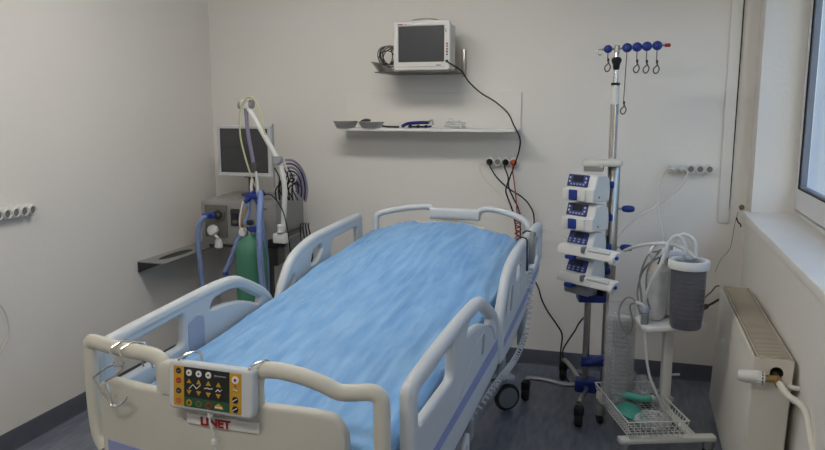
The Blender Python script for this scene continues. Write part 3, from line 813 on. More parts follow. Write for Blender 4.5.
# headboard
def bowh(u): return 2.115 - .07 * (abs(u) / .46) ** 2.6
def hpt(u, z): return (u, bowh(u), z)
MB().tube([hpt(-.38, .80), hpt(-.385, .95), hpt(-.385, 1.04), hpt(-.372, 1.066), hpt(-.32, 1.083), hpt(-.22, 1.102), hpt(-.13, 1.112), hpt(-.09, 1.108), hpt(-.075, 1.085)], (lambda q: (.0165, .0165)), 14, smooth=5).build('headboard_rail', 'bedwhite', bed)
MB().tube([hpt(.17, 1.08), hpt(.19, 1.108), hpt(.24, 1.116), hpt(.33, 1.104), hpt(.41, 1.08), hpt(.445, 1.05), hpt(.452, 1.0), hpt(.45, .80)], (lambda q: (.0165, .0165)), 14, smooth=5).build('headboard_rail', 'bedwhite', bed)
curved_panel(lambda u: 1.112, lambda u: 1.05, -.088, .182, bowh, .045, 14, .016).build('headboard_centre', 'bedwhite', bed)
curved_panel(lambda u: 1.045 - .15 * (u / .5) ** 2, lambda u: .55, -.41, .45, bowh, .034, 40, .012).build('headboard_panel', 'bedpanel', bed)

# side rails. (v, z) outlines; side = -1 left, +1 right
def yz(side, u):   # plate x->v, y->z, extrusion->u
    return Matrix(((0, 0, 1, side * u), (1, 0, 0, 0), (0, 1, 0, 0), (0, 0, 0, 1)))
def smooth_poly(pts, n=5): return [tuple(p)[:2] for p in cr_spline([(a, b, 0) for a, b in pts], n, True)]
foot_out = fillet([(.075, .56), (.072, .935), (.30, .965), (.60, .985), (.80, .990), (.90, .965), (1.04, .895), (1.10, .845), (1.135, .78), (1.14, .66), (1.11, .63), (.6, .572), (.2, .545)],
                  [.05, .035, .05, .1, .06, .06, .05, .03, .05, .03, .04, .1, .1], 6)
foot_h1 = fillet([(.145, .80), (.145, .895), (.46, .925), (.485, .925), (.485, .815)], [.015, .02, .05, .015, .03], 5)
foot_h2 = fillet([(.64, .90), (.67, .937), (.80, .945), (.87, .93), (1.01, .858), (.99, .835), (.86, .885), (.72, .90)], [.02, .02, .04, .04, .02, .02, .06, .04], 5)
head_out = fillet([(1.155, .62), (1.165, .83), (1.25, .935), (1.33, .995), (1.50, 1.035), (1.75, 1.05), (2.06, 1.066), (2.10, 1.05), (2.105, .86), (2.06, .80), (1.75, .705), (1.35, .625)],
                  [.03, .06, .08, .06, .08, .1, .03, .02, .05, .06, .1, .1], 6)
head_h1 = fillet([(1.215, .80), (1.235, .835), (1.30, .90), (1.31, .875), (1.265, .82)], .02, 4)
head_h2 = fillet([(1.46, .90), (1.49, .965), (1.58, .985), (1.60, .96), (1.54, .905)], .02, 4)
head_h3 = fillet([(1.68, .88), (1.71, .985), (2.03, 1.00), (2.04, .89), (1.9, .86)], .025, 4)
def toprail(side, u, pts, name):
    P = [(side * (u + .004), a, b) for a, b in pts]
    MB().tube(P, (lambda q: (.0235, .019)), 14, smooth=5).build(name, 'bedwhite', bed)
for side in (-1, 1):
    u = .492
    a = MB().addmesh(plate_mesh(foot_out, (foot_h1, foot_h2), .032, .010), yz(side, u)).build('side_rail', 'bedwhite', bed)
    MB().tube([(side * (u + .003), q[0], q[1]) for q in [(.10, .62), (.096, .80), (.098, .895), (.125, .925), (.20, .935), (.45, .953), (.66, .967), (.79, .968), (.87, .952), (.96, .905), (1.05, .858), (1.10, .80), (1.115, .72)]], (lambda q: (.024, .021)), 14, smooth=5).build('rail_grip', 'bedwhite', a)
    b = MB().addmesh(plate_mesh(head_out, (head_h1, head_h2, head_h3), .032, .010), yz(side, u)).build('side_rail', 'bedwhite', bed)
    MB().tube([(side * (u + .003), q[0], q[1]) for q in [(1.18, .66), (1.185, .80), (1.235, .885), (1.32, .963), (1.50, 1.012), (1.75, 1.029), (2.03, 1.043), (2.075, 1.035), (2.083, .99), (2.083, .88)]], (lambda q: (.024, .021)), 14, smooth=5).build('rail_grip', 'bedwhite', b)
    # stripes on the outer face
    st = fillet([(.16, .635), (1.10, .705), (1.13, .735), (1.12, .755), (.16, .665)], .004, 2)
    MB().addmesh(plate_mesh(st, (), .003, .0008), yz(side, u + .0165)).build('rail_stripe', 'peri', a)
    st = fillet([(1.19, .675), (1.60, .735), (2.02, .822), (2.05, .855), (1.58, .768), (1.19, .708)], .004, 2)
    MB().addmesh(plate_mesh(st, (), .003, .0008), yz(side, u + .0165)).build('rail_stripe', 'peri', b)
    # raised grooves of the outer face and an angle-indicator slot
    MB().tube([(side * (u + .017), q[0], q[1]) for q in [(.56, .72), (.70, .80), (.80, .845), (.90, .86), (1.0, .83), (1.05, .77)]], .0035, 8, smooth=5).build('moulded_line', 'bedwhite', a)
    MB().addmesh(plate_mesh(fillet([(.84, .77), (.87, .77), (.885, .84), (.855, .84)], .012, 4), (), .004, .001), yz(side, u + .0165)).build('grip_slot', 'bedmetal', a)
    MB().addmesh(plate_mesh(fillet([(1.33, .80), (1.36, .80), (1.40, .90), (1.37, .90)], .012, 4), (), .004, .001), yz(side, u + .0165)).build('grip_slot', 'bedmetal', b)
    MB().tube([(side * (u + .017), q[0], q[1]) for q in [(1.24, .76), (1.28, .86), (1.38, .945), (1.52, .97), (1.56, .9), (1.5, .82)]], .0035, 8, smooth=5).build('moulded_line', 'bedwhite', b)
    # inner grey-blue label pad
    MB().addmesh(plate_mesh(fillet([(.505, .76), (.505, .885), (.56, .905), (.60, .89), (.60, .76)], [.002, .01, .03, .01, .002], 4), (), .003, .0008), yz(side, u - .0170)).build('label_pad', 'greyblue', a)
    # pivot arms to the frame
    for v_ in (.35, .85, 1.4, 1.85):
        MB().box((side * .462, v_, .54 if v_ < 1.3 else .60), (.03, .06, .20 if v_ < 1.3 else .22), .008).build('rail_arm', 'bedmetal', bed)
# release lever under the right foot rail
MB().addmesh(plate_mesh(fillet([(.60, .44), (.60, .53), (.655, .56), (.675, .55), (.675, .44)], .012, 4), ([(.638 + .012 * math.cos(k * PI / 8), .50 + .022 * math.sin(k * PI / 8)) for k in range(16)],), .014, .003), yz(1, .505)).build('release_lever', 'white', bed)
# deck and frame
MB().box((0, 1.08, .60), (.86, 1.98, .05), .01).build('mattress_deck', 'bedmetal', bed)
for s_ in (-1, 1):
    MB().box((s_ * .40, 1.08, .53), (.04, 1.96, .07), .008).build('side_beam', 'bedmetal', bed)
    MB().box((s_ * .30, 1.13, .20), (.05, 1.95, .06), .008).build('base_beam', 'bedmetal', bed)
for v_ in (.25, 2.0):
    MB().box((0, v_, .20), (.62, .06, .06), .008).build('cross_beam', 'bedmetal', bed)
for v_ in (.6, 1.55):
    MB().cyl((0, v_, .38), .055, .36, 24, bev=.004).build('lift_column', 'chrome', bed)
    MB().box((0, v_, .205), (.20, .20, .05), .01).build('column_base', 'bedmetal', bed)
for s_ in (-1, 1):
    for v_ in (.22, 2.17):
        sw = Matrix.Translation((s_ * .335, v_, .077)) @ Matrix.Rotation(R(-48), 4, 'Z')
        w_ = MB().lathe([(.03, -.016), (.064, -.016), (.073, -.010), (.076, 0), (.073, .010), (.064, .016), (.03, .016)], (0, 0, 0), 32, 'X', mtx=sw).build('caster_wheel', 'rubber', bed)
        MB().cyl((0, 0, 0), .060, .036, 28, 'X', .004, mtx=sw).build('wheel_disc', 'wheelgrey', w_)
        fk = MB().box((-.030, .0, .055), (.014, .045, .15), .006).box((0, 0, .115), (.062, .07, .03), .012)
        fk.v = [sw @ q for q in fk.v]
        fk.build('caster_fork', 'bedwhite', w_)

# mattress and sheet
mt = MB()
def zedge(v): return .745 + .105 * v
def ztop(u, v):
    k = 1 - (abs(u) / .44) ** 2.2
    return zedge(v) + (.045 + .022 * v) * max(k, 0)
rings = []
for i in range(41):
    v = .05 + (2.03 - .05) * i / 40
    r_ = []
    for j in range(21):
        u = -.425 + .85 * j / 20
        r_.append(Vector((u, v, ztop(u, v) - .03)))
    r_ += [Vector((.43, v, .63)), Vector((-.43, v, .63))]
    rings.append(r_)
mt.loft(rings)
o = mt.build('mattress', 'matt'); o.location = BO; o.rotation_euler = (0, 0, BR); tag(o, 'mattress lying on the hospital bed under the blue sheet', 'mattress')

def sheet():
    nu, nv = 150, 300
    vs = []; fs = []
    U0 = .458
    # param a across -1..1 ; b along 0..1
    prof = []
    for j in range(nu + 1):
        s = (j / nu) * 2 - 1
        prof.append(s)
    W_ = .455; drop = .17
    tot = W_ + drop
    def cross(s):        # s in metres from the centre line -> (u, depth)
        a = abs(s); sg = 1 if s >= 0 else -1
        flat = W_ - .035
        if a <= flat: return sg * a, 0
        rr = .035; arc = rr * PI / 2
        if a <= flat + arc:
            th = (a - flat) / rr
            return sg * (flat + rr * math.sin(th)), rr * (1 - math.cos(th))
        return sg * (flat + rr), rr + (a - flat - arc)
    v0, v1 = .035, 2.055
    dropv = .20
    for i in range(nv + 1):
        t_ = -dropv + (v1 - v0 + dropv + .05) * i / nv
        # along: negative t hangs down at the foot
        rr = .03
        if t_ < 0:
            th = min(-t_ / rr, PI / 2)
            v = v0 + rr - rr * math.sin(th); dv = rr * (1 - math.cos(th)) + max(0, -t_ - rr * PI / 2)
        elif t_ > (v1 - v0 - rr):
            q = (t_ - (v1 - v0 - rr)); th = min(q / .05, PI / 2)
            v = v1 - rr + min(.03, .05 * math.sin(th)) ; dv = .05 * (1 - math.cos(th))
        else:
            v = v0 + rr * 0 + t_ * 1.0
            v = v0 + rr + t_ * (v1 - rr * 2 - v0) / (v1 - v0 - rr)
            dv = 0
        for j in range(nu + 1):
            s = tot * prof[j]
            u, du = cross(s)
            z = ztop(min(abs(u), .44) * (1 if u > 0 else -1), max(v, .04))
            w = max(0, 1 - du / .05) 
            # fan of creases running along the bed, drifting towards the right at the head
            q = s + .10 * (t_ - 1.0) * (s - .15)
            n1 = noise.noise(Vector((q * 9, t_ * 1.3, 1.7)))
            n2 = noise.noise(Vector((q * 24, t_ * 2.2, 5.1)))
            n3 = noise.noise(Vector((q * 48 + t_ * 6, t_ * 7, 9.3)))
            rid = (1 - abs(n2)) ** 3
            zz = z + (.014 * n1 + .013 * (rid - .6) + .004 * n3) * w
            # big soft hump near the head end
            zz += .018 * math.exp(-((t_ - 1.62) / .28) ** 2 - ((s - .02) / .30) ** 2)
            uo = u
            if du > .03:
                sg = 1 if u > 0 else -1
                uo = u + sg * (-.002 + .006 * noise.noise(Vector((t_ * 10, du * 3, 2.2 * sg))))
            vo = v
            if dv > .02:
                vo = v + .006 * noise.noise(Vector((s * 14, dv * 4, 7.7)))
            vs.append((uo, vo, zz - du - dv))
    # clamp the lower hem
    vs = [(a, b, max(c, .635)) for a, b, c in vs]
    k = nu + 1
    for i in range(nv):
        for j in range(nu):
            fs.append((i * k + j, i * k + j + 1, (i + 1) * k + j + 1, (i + 1) * k + j))
    m_ = MB().add(vs, fs)
    o = m_.build('bed_sheet', 'sheet', angle=180)
    o.location = BO; o.rotation_euler = (0, 0, BR)
    tag(o, 'wrinkled light blue disposable sheet covering the bed mattress', 'sheet')
    sm = o.modifiers.new('thick', 'SOLIDIFY'); sm.thickness = .0015
    return o
sheet()

# ------------------------------------------------------------ attendant control panel on the footboard
def control_panel():
    cx, top = .023, .994
    P = BO + Matrix.Rotation(BR, 3, 'Z') @ Vector((cx, bow(cx) - .038, .868))
    t = thing('control_panel', 'grey bed control panel with yellow and black keypad hooked on footboard', 'control panel', P, BR)
    w, h = .252, .126
    tl = Matrix.Rotation(R(-4), 4, 'X')
    toY = Matrix(((1, 0, 0, 0), (0, 0, 1, 0), (0, 1, 0, 0), (0, 0, 0, 1)))
    def pl(out, th, bev, y, name, m, par=t, holes=()):
        return MB().addmesh(plate_mesh(out, holes, th, bev), tl @ Matrix.Translation((0, y, 0)) @ toY).build(name, m, par)
    pl(fillet(rect(-w / 2, w / 2, 0, h), [.016, .016, .012, .012], 6), .030, .007, 0, 'housing', 'bedwhite')
    y = -.0155
    face = pl(fillet(rect(-.108, -.076, .010, .115), .002), .002, .0005, y, 'keypad_strip', 'yellow')
    pl(rect(-.076, .060, .010, .115), .002, .0005, y, 'keypad_field', 'keyblack')
    pl(rect(-.076, .060, .010, .036), .0024, .0005, y, 'keypad_base', 'keygreen')
    pl(fillet(rect(.060, .094, .010, .115), .002), .002, .0005, y, 'keypad_strip', 'yellow')
    yb = -.0172
    def circ(x, z, r): return [(x + r * math.cos(k * PI / 10), z + r * math.sin(k * PI / 10)) for k in range(20)]
    def tri(x, z, s, d): return [(x - s, z - d * s * .7), (x + s, z - d * s * .7), (x, z + d * s * .9)]
    for x in (-.060, -.031, -.002):
        b = pl(circ(x, .101, .0085), .002, .0004, yb, 'round_key', 'white')
        pl(circ(x, .101, .0028), .002, .0004, yb - .001, 'key_mark', 'keyblack', b)
    pl(rect(.018, .050, .1, .103), .0015, .0003, yb, 'printed_line', 'wheelgrey')
    pl(circ(.018, .1015, .003), .0015, .0003, yb, 'printed_dot', 'wheelgrey')
    for x in (-.060, -.031, -.002, .028):
        pl(tri(x, .079, .0075, 1), .002, .0004, yb, 'up_key', 'yellow')
        pl(tri(x, .050, .0075, -1), .002, .0004, yb, 'down_key', 'yellow')
    for (xa, xb, zc, q) in ((-.060, -.026, .065, .006), (-.014, .010, .066, .001), (.020, .038, .064, .003)):
        m_ = MB().tube([(xa, 0, zc - q), ((xa * 2 + xb) / 3, 0, zc + q), ((xa + xb * 2) / 3, 0, zc - q * .6), (xb, 0, zc + q * 1.2)], .0013, 6)
        m_.v = [tl @ Vector((v.x, yb, v.z)) for v in m_.v] if False else [tl @ Vector((v.x, v.y + yb, v.z)) for v in m_.v]
        m_.build('printed_profile', 'white', t)
    for x, c_m in ((-.060, 'yellow'), (-.031, 'olive'), (-.002, 'red')):
        b = pl(circ(x, .022, .0085), .002, .0004, yb, 'lower_key', c_m)
        pl(circ(x, .022, .0045), .002, .0004, yb - .001, 'key_mark', 'keygreen', b)
    pl([(.016, .016), (.042, .016), (.040, .024), (.033, .028), (.029, .031), (.024, .028), (.018, .024)], .002, .0004, yb, 'house_symbol', 'yellow')
    pl(rect(.018, .041, .019, .0225), .0015, .0003, yb - .0012, 'symbol_bar', 'white')
    for z, c_m in ((.103, 'dark'), (.077, 'red'), (.050, 'dark'), (.024, 'orange')):
        b = pl(circ(-.092, z, .0078), .002, .0004, yb, 'round_key', c_m)
        pl(rect(-.096, -.088, z - .001, z + .001), .002, .0003, yb - .001, 'key_mark', 'wheelgrey', b)
    b = pl(circ(.077, .098, .010), .002, .0004, yb, 'round_key', 'white')
    pl(circ(.077, .098, .0042), .002, .0004, yb - .001, 'key_mark', 'red', b)
    for z in (.046, .022):
        b = pl(circ(.077, z, .0088), .002, .0004, yb, 'round_key', 'keyblack')
        m_ = MB().tube([(.071, yb - .002, z - .003), (.083, yb - .002, z + .004)], .0014, 6); m_.v = [tl @ v for v in m_.v]
        m_.build('key_mark', 'white', b)
    m_ = MB().tube([(.071, yb - .001, .071), (.076, yb - .001, .076), (.079, yb - .001, .070), (.084, yb - .001, .073)], .0013, 6); m_.v = [tl @ v for v in m_.v]
    m_.build('printed_profile', 'white', t)
    pl(rect(.074, .080, .080, .0835), .002, .0004, yb, 'indicator', 'red')
    for x in (-.100, .110):
        MB().tube([(x, .004, h - .004), (x + .003, .002, h + .006), (x + .010, .02, h + .011), (x + .020, .05, h + .010), (x + .026, .064, h + .000), (x + .026, .066, h - .02)], .0035, 8, smooth=5).build('hook', 'chrome', t)
    MB().cyl((-.010, .002, -.006), .008, .02, 14).build('cable_boot', 'white', t)
    MB().tube([(-.010, .002, -.01), (-.006, -.006, -.03), (.004, -.008, -.055), (.008, -.008, -.085), (.006, -.008, -.11)], .0028, 8, smooth=4).build('cable', 'bedwhite', t)
    MB().box((.005, -.008, -.078), (.014, .012, .016), .004).build('cable_clip', 'white', t)
    return t
control_panel()

# chrome wire holder hooked over the footboard
t = thing('wire_holder', 'chrome wire bag holder hooked over the left of the footboard', 'wire holder', BO, BR)
def wr(pts, name='wire'): return MB().tube(pts, .0032, 8, smooth=0).build(name, 'chrome', t)
fy = bow(-.30) - .030          # front of the rail
for dx in (0, .032):
    MB().tube([(-.262 + dx, fy + .060, .925), (-.270 + dx, fy + .058, .965), (-.280 + dx, fy + .054, .998), (-.296 + dx, fy + .030, 1.010), (-.318 + dx, fy + .004, .992), (-.320 + dx, fy - .002, .985), (-.306 + dx, fy - .004, .955)], .0030, 8, smooth=0).build('rail_hook', 'chrome', t)
wr([(-.306, fy - .004, .955), (-.309, fy - .005, .947), (-.330, fy - .008, .938), (-.374, fy - .012, .906), (-.372, fy - .012, .899), (-.322, fy - .010, .838)])
wr([(-.274, fy - .004, .955), (-.277, fy - .005, .940), (-.300, fy - .006, .918), (-.335, fy - .008, .899), (-.333, fy - .008, .893), (-.316, fy - .010, .830)])
wr([(-.309, fy - .005, .947), (-.277, fy - .005, .947)])
MB().tube([(-.322, fy - .010, .838), (-.313, fy - .014, .829), (-.285, fy - .022, .838), (-.256, fy - .024, .862), (-.262, fy - .020, .870), (-.290, fy - .014, .866), (-.305, fy - .010, .860)], .0026, 8, smooth=4).build('bottom_ring', 'chrome', t)
MB().tube([(-.308, fy - .015, .833), (-.292, fy - .021, .836), (-.274, fy - .023, .848)], .0038, 8, smooth=4).build('ring_sleeve', 'bedwhite', t)

# handset on the right head rail, with a coiled cord
t = thing('hand_control', 'grey handset clipped outside the right head side rail', 'hand control', BO, BR)
MB().box((.528, 1.72, 1.0), (.022, .06, .15), .008, Matrix.Rotation(R(-12), 4, 'X')).build('handset_body', 'wheelgrey', t)
MB().box((.541, 1.72, 1.005), (.004, .042, .10), .0015, Matrix.Rotation(R(-12), 4, 'X')).build('keypad', 'bedmetal', t)
MB().tube([(.476, 1.60, 1.052), (.495, 1.60, 1.068), (.522, 1.60, 1.062), (.526, 1.60, 1.03), (.524, 1.62, .95), (.524, 1.63, .91)], .0035, 8, smooth=4).build('clip_wire', 'black', t)
MB().tube([(.476, 1.75, 1.06), (.495, 1.75, 1.073), (.522, 1.75, 1.066), (.524, 1.74, 1.04)], .0035, 8, smooth=4).build('clip_wire', 'black', t)
path = cr_spline([(.534, 1.66, .925), (.548, 1.56, .87), (.552, 1.568, .82), (.552, 1.553, .751), (.552, 1.51, .705), (.552, 1.44, .658), (.552, 1.31, .632), (.552, 1.15, .630), (.548, .98, .640), (.53, .86, .615), (.49, .76, .57), (.42, .68, .54)], 24)
L = [0]
for a, b in zip(path, path[1:]): L.append(L[-1] + (b - a).length)
hel = []
tot = L[-1]; turns = int(tot / .026); n = turns * 14; k = 0
for i in range(n + 1):
    s = tot * i / n
    while k < len(L) - 2 and L[k + 1] < s: k += 1
    f = (s - L[k]) / max(L[k + 1] - L[k], 1e-9)
    c = path[k].lerp(path[k + 1], f); tg = (path[k + 1] - path[k]).normalized()
    n1 = tg.cross(Vector((1, 0, 0))).normalized(); n2 = tg.cross(n1)
    a = 2 * PI * i / 14
    hel.append(c + (n1 * math.cos(a) + n2 * math.sin(a)) * .0105)
MB().tube(hel, .0030, 5).build('coiled_cord', 'bedwhite', t)

# ------------------------------------------------------------ infusion stand
ST = Vector((-.15, 4.08, 0))
stand = t = thing('infusion_stand', 'chrome infusion stand on five black wheels with blue clamps', 'infusion stand', ST)
PX, PY2 = .045, 0.0      # main pole
def pole_x(z): return PX
MB().lathe([(.0155, .10), (.0155, 1.44)], (PX, 0, 0), 20).build('lower_pole', 'steel', t)
MB().lathe([(.0215, 1.30), (.0215, 1.755), (.015, 1.76)], (PX, 0, 0), 20).build('middle_pole', 'chrome', t)
MB().lathe([(.0125, 1.7), (.0125, 1.93), (.008, 1.94)], (PX, 0, 0), 16).build('upper_pole', 'chrome', t)
MB().lathe([(.0225, 1.655), (.0225, 1.745)], (PX, 0, 0), 20).build('paper_label', 'white', t)
MB().lathe([(.0222, 1.752), (.0235, 1.755), (.0235, 1.765), (.0, 1.766)], (PX, 0, 0), 20).build('black_ring', 'black', t)
MB().lathe([(.012, 1.83), (.016, 1.835), (.019, 1.86), (.026, 1.875), (.026, 1.885), (.018, 1.895), (.011, 1.896)], (PX, 0, 0), 20).build('locking_collar', 'black', t)
# hook bar
hbz = 1.938
MB().tube([(PX - .075, 0, hbz - .003), (PX + .245, 0, hbz + .014)], .0065, 10).build('hook_bar', 'chrome', t)
MB().cyl((PX, 0, hbz), .014, .04, 16, 'Z', .003).build('bar_clamp', 'steel', t)
MB().tube([(PX - .075, 0, hbz - .003), (PX - .092, 0, hbz - .002), (PX - .097, 0, hbz - .015), (PX - .088, 0, hbz - .03), (PX - .075, 0, hbz - .025)], .0032, 8, smooth=4).build('end_hook', 'chrome', t)
MB().cyl((PX + .248, 0, hbz + .013), .009, .03, 14, 'X', .003).build('end_cap', 'red', t)
for i, (dx, drop) in enumerate(((-.045, .095), (.050, .32), (.100, .11), (.148, .115), (.198, .12))):
    z = hbz + .002 + dx * .05
    bl = MB().ball((PX + dx, 0, z), .0255 - (.003 if i == 0 else 0), 18, (1, .9, .95)).build('blue_ball', 'blue', t)
    zb = z - drop
    hk_ = MB()
    bx = PX + dx
    hk_.tube([(bx, 0, z - .015), (bx - (.006 if i == 1 else 0), 0, zb + .035)], .0028, 6)
    q = bx - (.006 if i == 1 else 0)
    hk_.tube([(q, 0, zb + .035), (q + .008, 0, zb + .02), (q + .015, 0, zb + .002), (q + .005, 0, zb - .018), (q - .009, 0, zb - .016), (q - .013, 0, zb + .002), (q + .002, 0, zb + .02), (q + .006, 0, zb + .032)], .0034, 8, smooth=4)
    h_ = hk_.build('drip_hook', 'dsteel', bl)
    MB().box((q + .003, 0, zb + .040), (.011, .010, .016), .003).build('hook_stop', 'black', h_)
# second lower post
MB().lathe([(.019, .10), (.019, .66)], (-.052, -.02, 0), 20).build('short_post', 'chrome', t)
# rack tube beside the pole
MB().lathe([(.032, .68), (.032, 1.335), (.028, 1.34)], (PX + .012, -.02, 0), 24).build('rack_tube', 'steel', t)
# clamps
def clamp(c, s, name='blue_clamp'): return MB().box(c, s, .010, R(12)).build(name, 'blue', t)
clamp((-.035, -.03, .622), (.15, .11, .06)); clamp((-.0, -.01, .245), (.16, .07, .05)); 
MB().tube([(-.07, -.04, .235), (-.02, -.05, .245), (.06, -.03, .28)], .02, 10, smooth=4).build('blue_clamp', 'blue', t)
MB().lathe([(.045, .07), (.052, .075), (.052, .13), (.04, .14)], (-.035, -.01, 0), 24).build('base_hub', 'blue', t)
MB().box((-.03, -.01, .10), (.15, .09, .07), .012).build('hub_block', 'blue', t)
for z, L_ in ((1.105, .0), (.895, .0)):
    k_ = MB().tube([(PX + .03, -.02, z), (PX + .065, -.02, z)], .006, 10).build('knob_stem', 'steel', t)
    MB().lathe([(.008, 0), (.016, .008), (.019, .025), (.0185, .045), (.014, .062), (0, .068)], (PX + .06, -.02, z), 18, 'X').build('clamp_knob', 'blue', k_)
for z in (1.235, 1.06, .90, .77):
    MB().box((PX - .005, -.058, z), (.045, .03, .035), .008).build('small_clamp', 'blue', t)
# white top tray
MB().addmesh(plate_mesh(fillet([(-.125, -.13), (.080, -.10), (.085, -.02), (.0, .045), (-.11, -.02)], .02, 5), (), .034, .010), Matrix.Translation((.018, 0, 1.350))).build('top_tray', 'offwhite', t)
MB().box((-.045, -.06, 1.325), (.10, .08, .04), .008).build('tray_bracket', 'steel', t)
# five legs
for k, ang in enumerate((-94, -168, 118, 47, -25)):
    a = R(ang); d = Vector((math.cos(a), math.sin(a), 0))
    c0 = Vector((-.035, -.01, 0))
    r1 = .345
    lg = MB().tube([c0 + Vector((0, 0, .10)) + d * .03, c0 + d * .14 + Vector((0, 0, .10)), c0 + d * .22 + Vector((0, 0, .12)), c0 + d * .30 + Vector((0, 0, .13)), c0 + d * r1 + Vector((0, 0, .128))], .0135, 12, smooth=5).build('leg', 'steel', t)
    e = c0 + d * r1
    w_ = MB().lathe([(.02, -.02), (.034, -.02), (.041, -.012), (.042, 0), (.041, .012), (.034, .02), (.02, .02)], (e.x, e.y, .042), 24, 'X').build('caster', 'rubber', lg)
    MB().box((e.x, e.y, .085), (.052, .058, .062), .016).build('caster_cover', 'black', lg)

# infusion pumps (turned towards the bed)
def front_yz(me_pts, x, th, bev, holes=()):   # side profile (y,z) extruded in x
    return MB().addmesh(plate_mesh(me_pts, holes, th, bev), Matrix(((0, 0, 1, x), (1, 0, 0, 0), (0, 1, 0, 0), (0, 0, 0, 1))))
PR = R(-35)
def facemtx(z0, y0, tiltdeg):      # a plate lying on the sloping front: x right, y up the slope
    c, s = math.cos(R(tiltdeg)), math.sin(R(tiltdeg))
    return Matrix(((1, 0, 0, 0), (0, s, -c, y0), (0, c, s, z0), (0, 0, 0, 1)))
def vol_pump(z, label):
    t = thing('infusion_pump', label, 'infusion pump', (-.272, 3.90, z - .008), PR, 'infusion pumps on the stand')
    pr = fillet([(0, .0), (.14, .0), (.145, .06), (.135, .125), (.10, .142), (.030, .140), (.012, .078), (.0, .070)], [.01, .015, .02, .03, .02, .012, .006, .008], 4)
    front_yz(pr, .02, .17, .010).build('housing', 'white', t)
    MB().box((-.075, .03, .035), (.022, .09, .066), .008).build('door_hinge', 'white', t)
    MB().box((-.012, -.004, .036), (.145, .014, .062), .006).build('pump_door', 'white', t)
    MB().box((-.012, -.015, .036), (.052, .012, .054), .005).build('door_latch', 'blue', t)
    F = facemtx(.110, .018, 16)
    f = MB().addmesh(plate_mesh(fillet(rect(-.072, .060, -.034, .030), .006), (), .006, .0015), F).build('display_panel', 'deepblue', t)
    MB().addmesh(plate_mesh(fillet(rect(-.038, .028, -.008, .024), .003), (), .009, .001), F).build('display', 'lcd', f)
    for i in range(5):
        x = -.045 + i * .02
        MB().addmesh(plate_mesh(fillet(rect(x - .006, x + .006, -.026, -.016), .002), (), .009, .001), F).build('key', 'greyblue', f)
    for (x, y) in ((-.058, .012), (-.058, -.008), (.045, .012), (.045, -.008)):
        MB().addmesh(plate_mesh([(x + .006 * math.cos(k * PI / 6), y + .006 * math.sin(k * PI / 6)) for k in range(12)], (), .009, .001), F).build('key', 'bedwhite', f)
    MB().box((.106, .05, .028), (.003, .006, .010), .001).build('side_mark', 'black', t)
    MB().box((.03, .155, .06), (.07, .03, .08), .008).build('rear_clamp', 'dark', t)
    return t
def syr_pump(z, label):
    t = thing('syringe_pump', label, 'syringe pump', (-.262, 3.90, z - .006), PR, 'syringe pumps on the stand')
    pr = fillet([(.02, .012), (.14, .0), (.145, .06), (.135, .118), (.09, .130), (.045, .128), (.018, .062)], [.006, .015, .02, .03, .02, .012, .006], 4)
    front_yz(pr, .0, .165, .010).build('housing', 'white', t)
    F = facemtx(.094, .030, 24)
    f = MB().addmesh(plate_mesh(fillet(rect(-.078, .050, -.034, .032), .006), (), .006, .0015), F).build('display_panel', 'deepblue', t)
    MB().addmesh(plate_mesh(fillet(rect(-.04, .02, .0, .026), .003), (), .009, .001), F).build('display', 'lcd', f)
    for i in range(4):
        for j in range(2):
            x = -.062 + i * .03; y = -.010 - j * .013
            MB().addmesh(plate_mesh(fillet(rect(x - .006, x + .006, y - .004, y + .004), .002), (), .009, .001), F).build('key', 'greyblue', f)
    # long syringe cradle in front, reaching past the right side
    cr = MB()
    rings = []
    for x in (-.100, -.088, .11, .25, .262):
        w = .0 if x in (-.100, .262) else .004
        rings.append([Vector((x, -.018 + q[0], .036 + q[1])) for q in fillet([(-.018 - w, -.022 - w), (.03 + w, -.022 - w), (.036 + w, .022 + w), (-.006 - w, .016 + w)], .006, 3)])
    cr.loft(rings).build('syringe_cradle', 'white', t)
    MB().tube([(.10, -.028, .052), (.235, -.028, .052)], .010, 12).build('syringe_barrel', 'milky', t)
    MB().box((.07, -.03, .048), (.02, .03, .034), .005).build('barrel_clamp', 'greycord', t)
    rg = MB().lathe([(.013, -.012), (.024, -.012), (.026, -.006), (.026, .012), (.020, .016), (.014, .012), (.013, -.012)], (.25, -.026, .022), 24, 'X')
    rg.build('drive_ring', 'white', t)
    MB().cyl((.25, -.026, .022), .0125, .02, 16, 'X').build('drive_core', 'greyblue', t)
    MB().cyl((.267, -.02, .034), .010, .012, 14, 'X', .002).build('drive_button', 'blue', t)
    MB().box((-.01, -.034, .0), (.05, .045, .022), .008).build('release_latch', 'blue', t)
    MB().box((.03, .155, .06), (.07, .03, .08), .008).build('rear_clamp', 'dark', t)
    return t
vol_pump(1.162, 'white infusion pump with blue square latch, topmost on the stand')
vol_pump(1.010, 'white infusion pump with blue square latch, second from the top')
syr_pump(.872, 'white syringe pump with long cradle, upper of the two syringe pumps')
syr_pump(.722, 'white syringe pump with long cradle, lowest in the pump stack')
o = MB().box((-.225, 3.965, .690), (.165, .13, .07), .014, PR).build('docking_box', 'bedmetal'); tag(o, 'grey rounded box below the lowest syringe pump', 'power box')
MB().box((-.125, 3.905, .68), (.04, .04, .045), .01, PR).build('box_knob', 'black', o)
cable('power_cable', 'thin pale cord crossing the back wall left of the pump stand',
      [(-.60, 4.5, .905), (-.525, 4.5, .901), (-.447, 4.45, .899), (-.368, 4.3, .895), (-.27, 4.12, .90), (-.19, 4.03, .90)], .0035, 'tape')

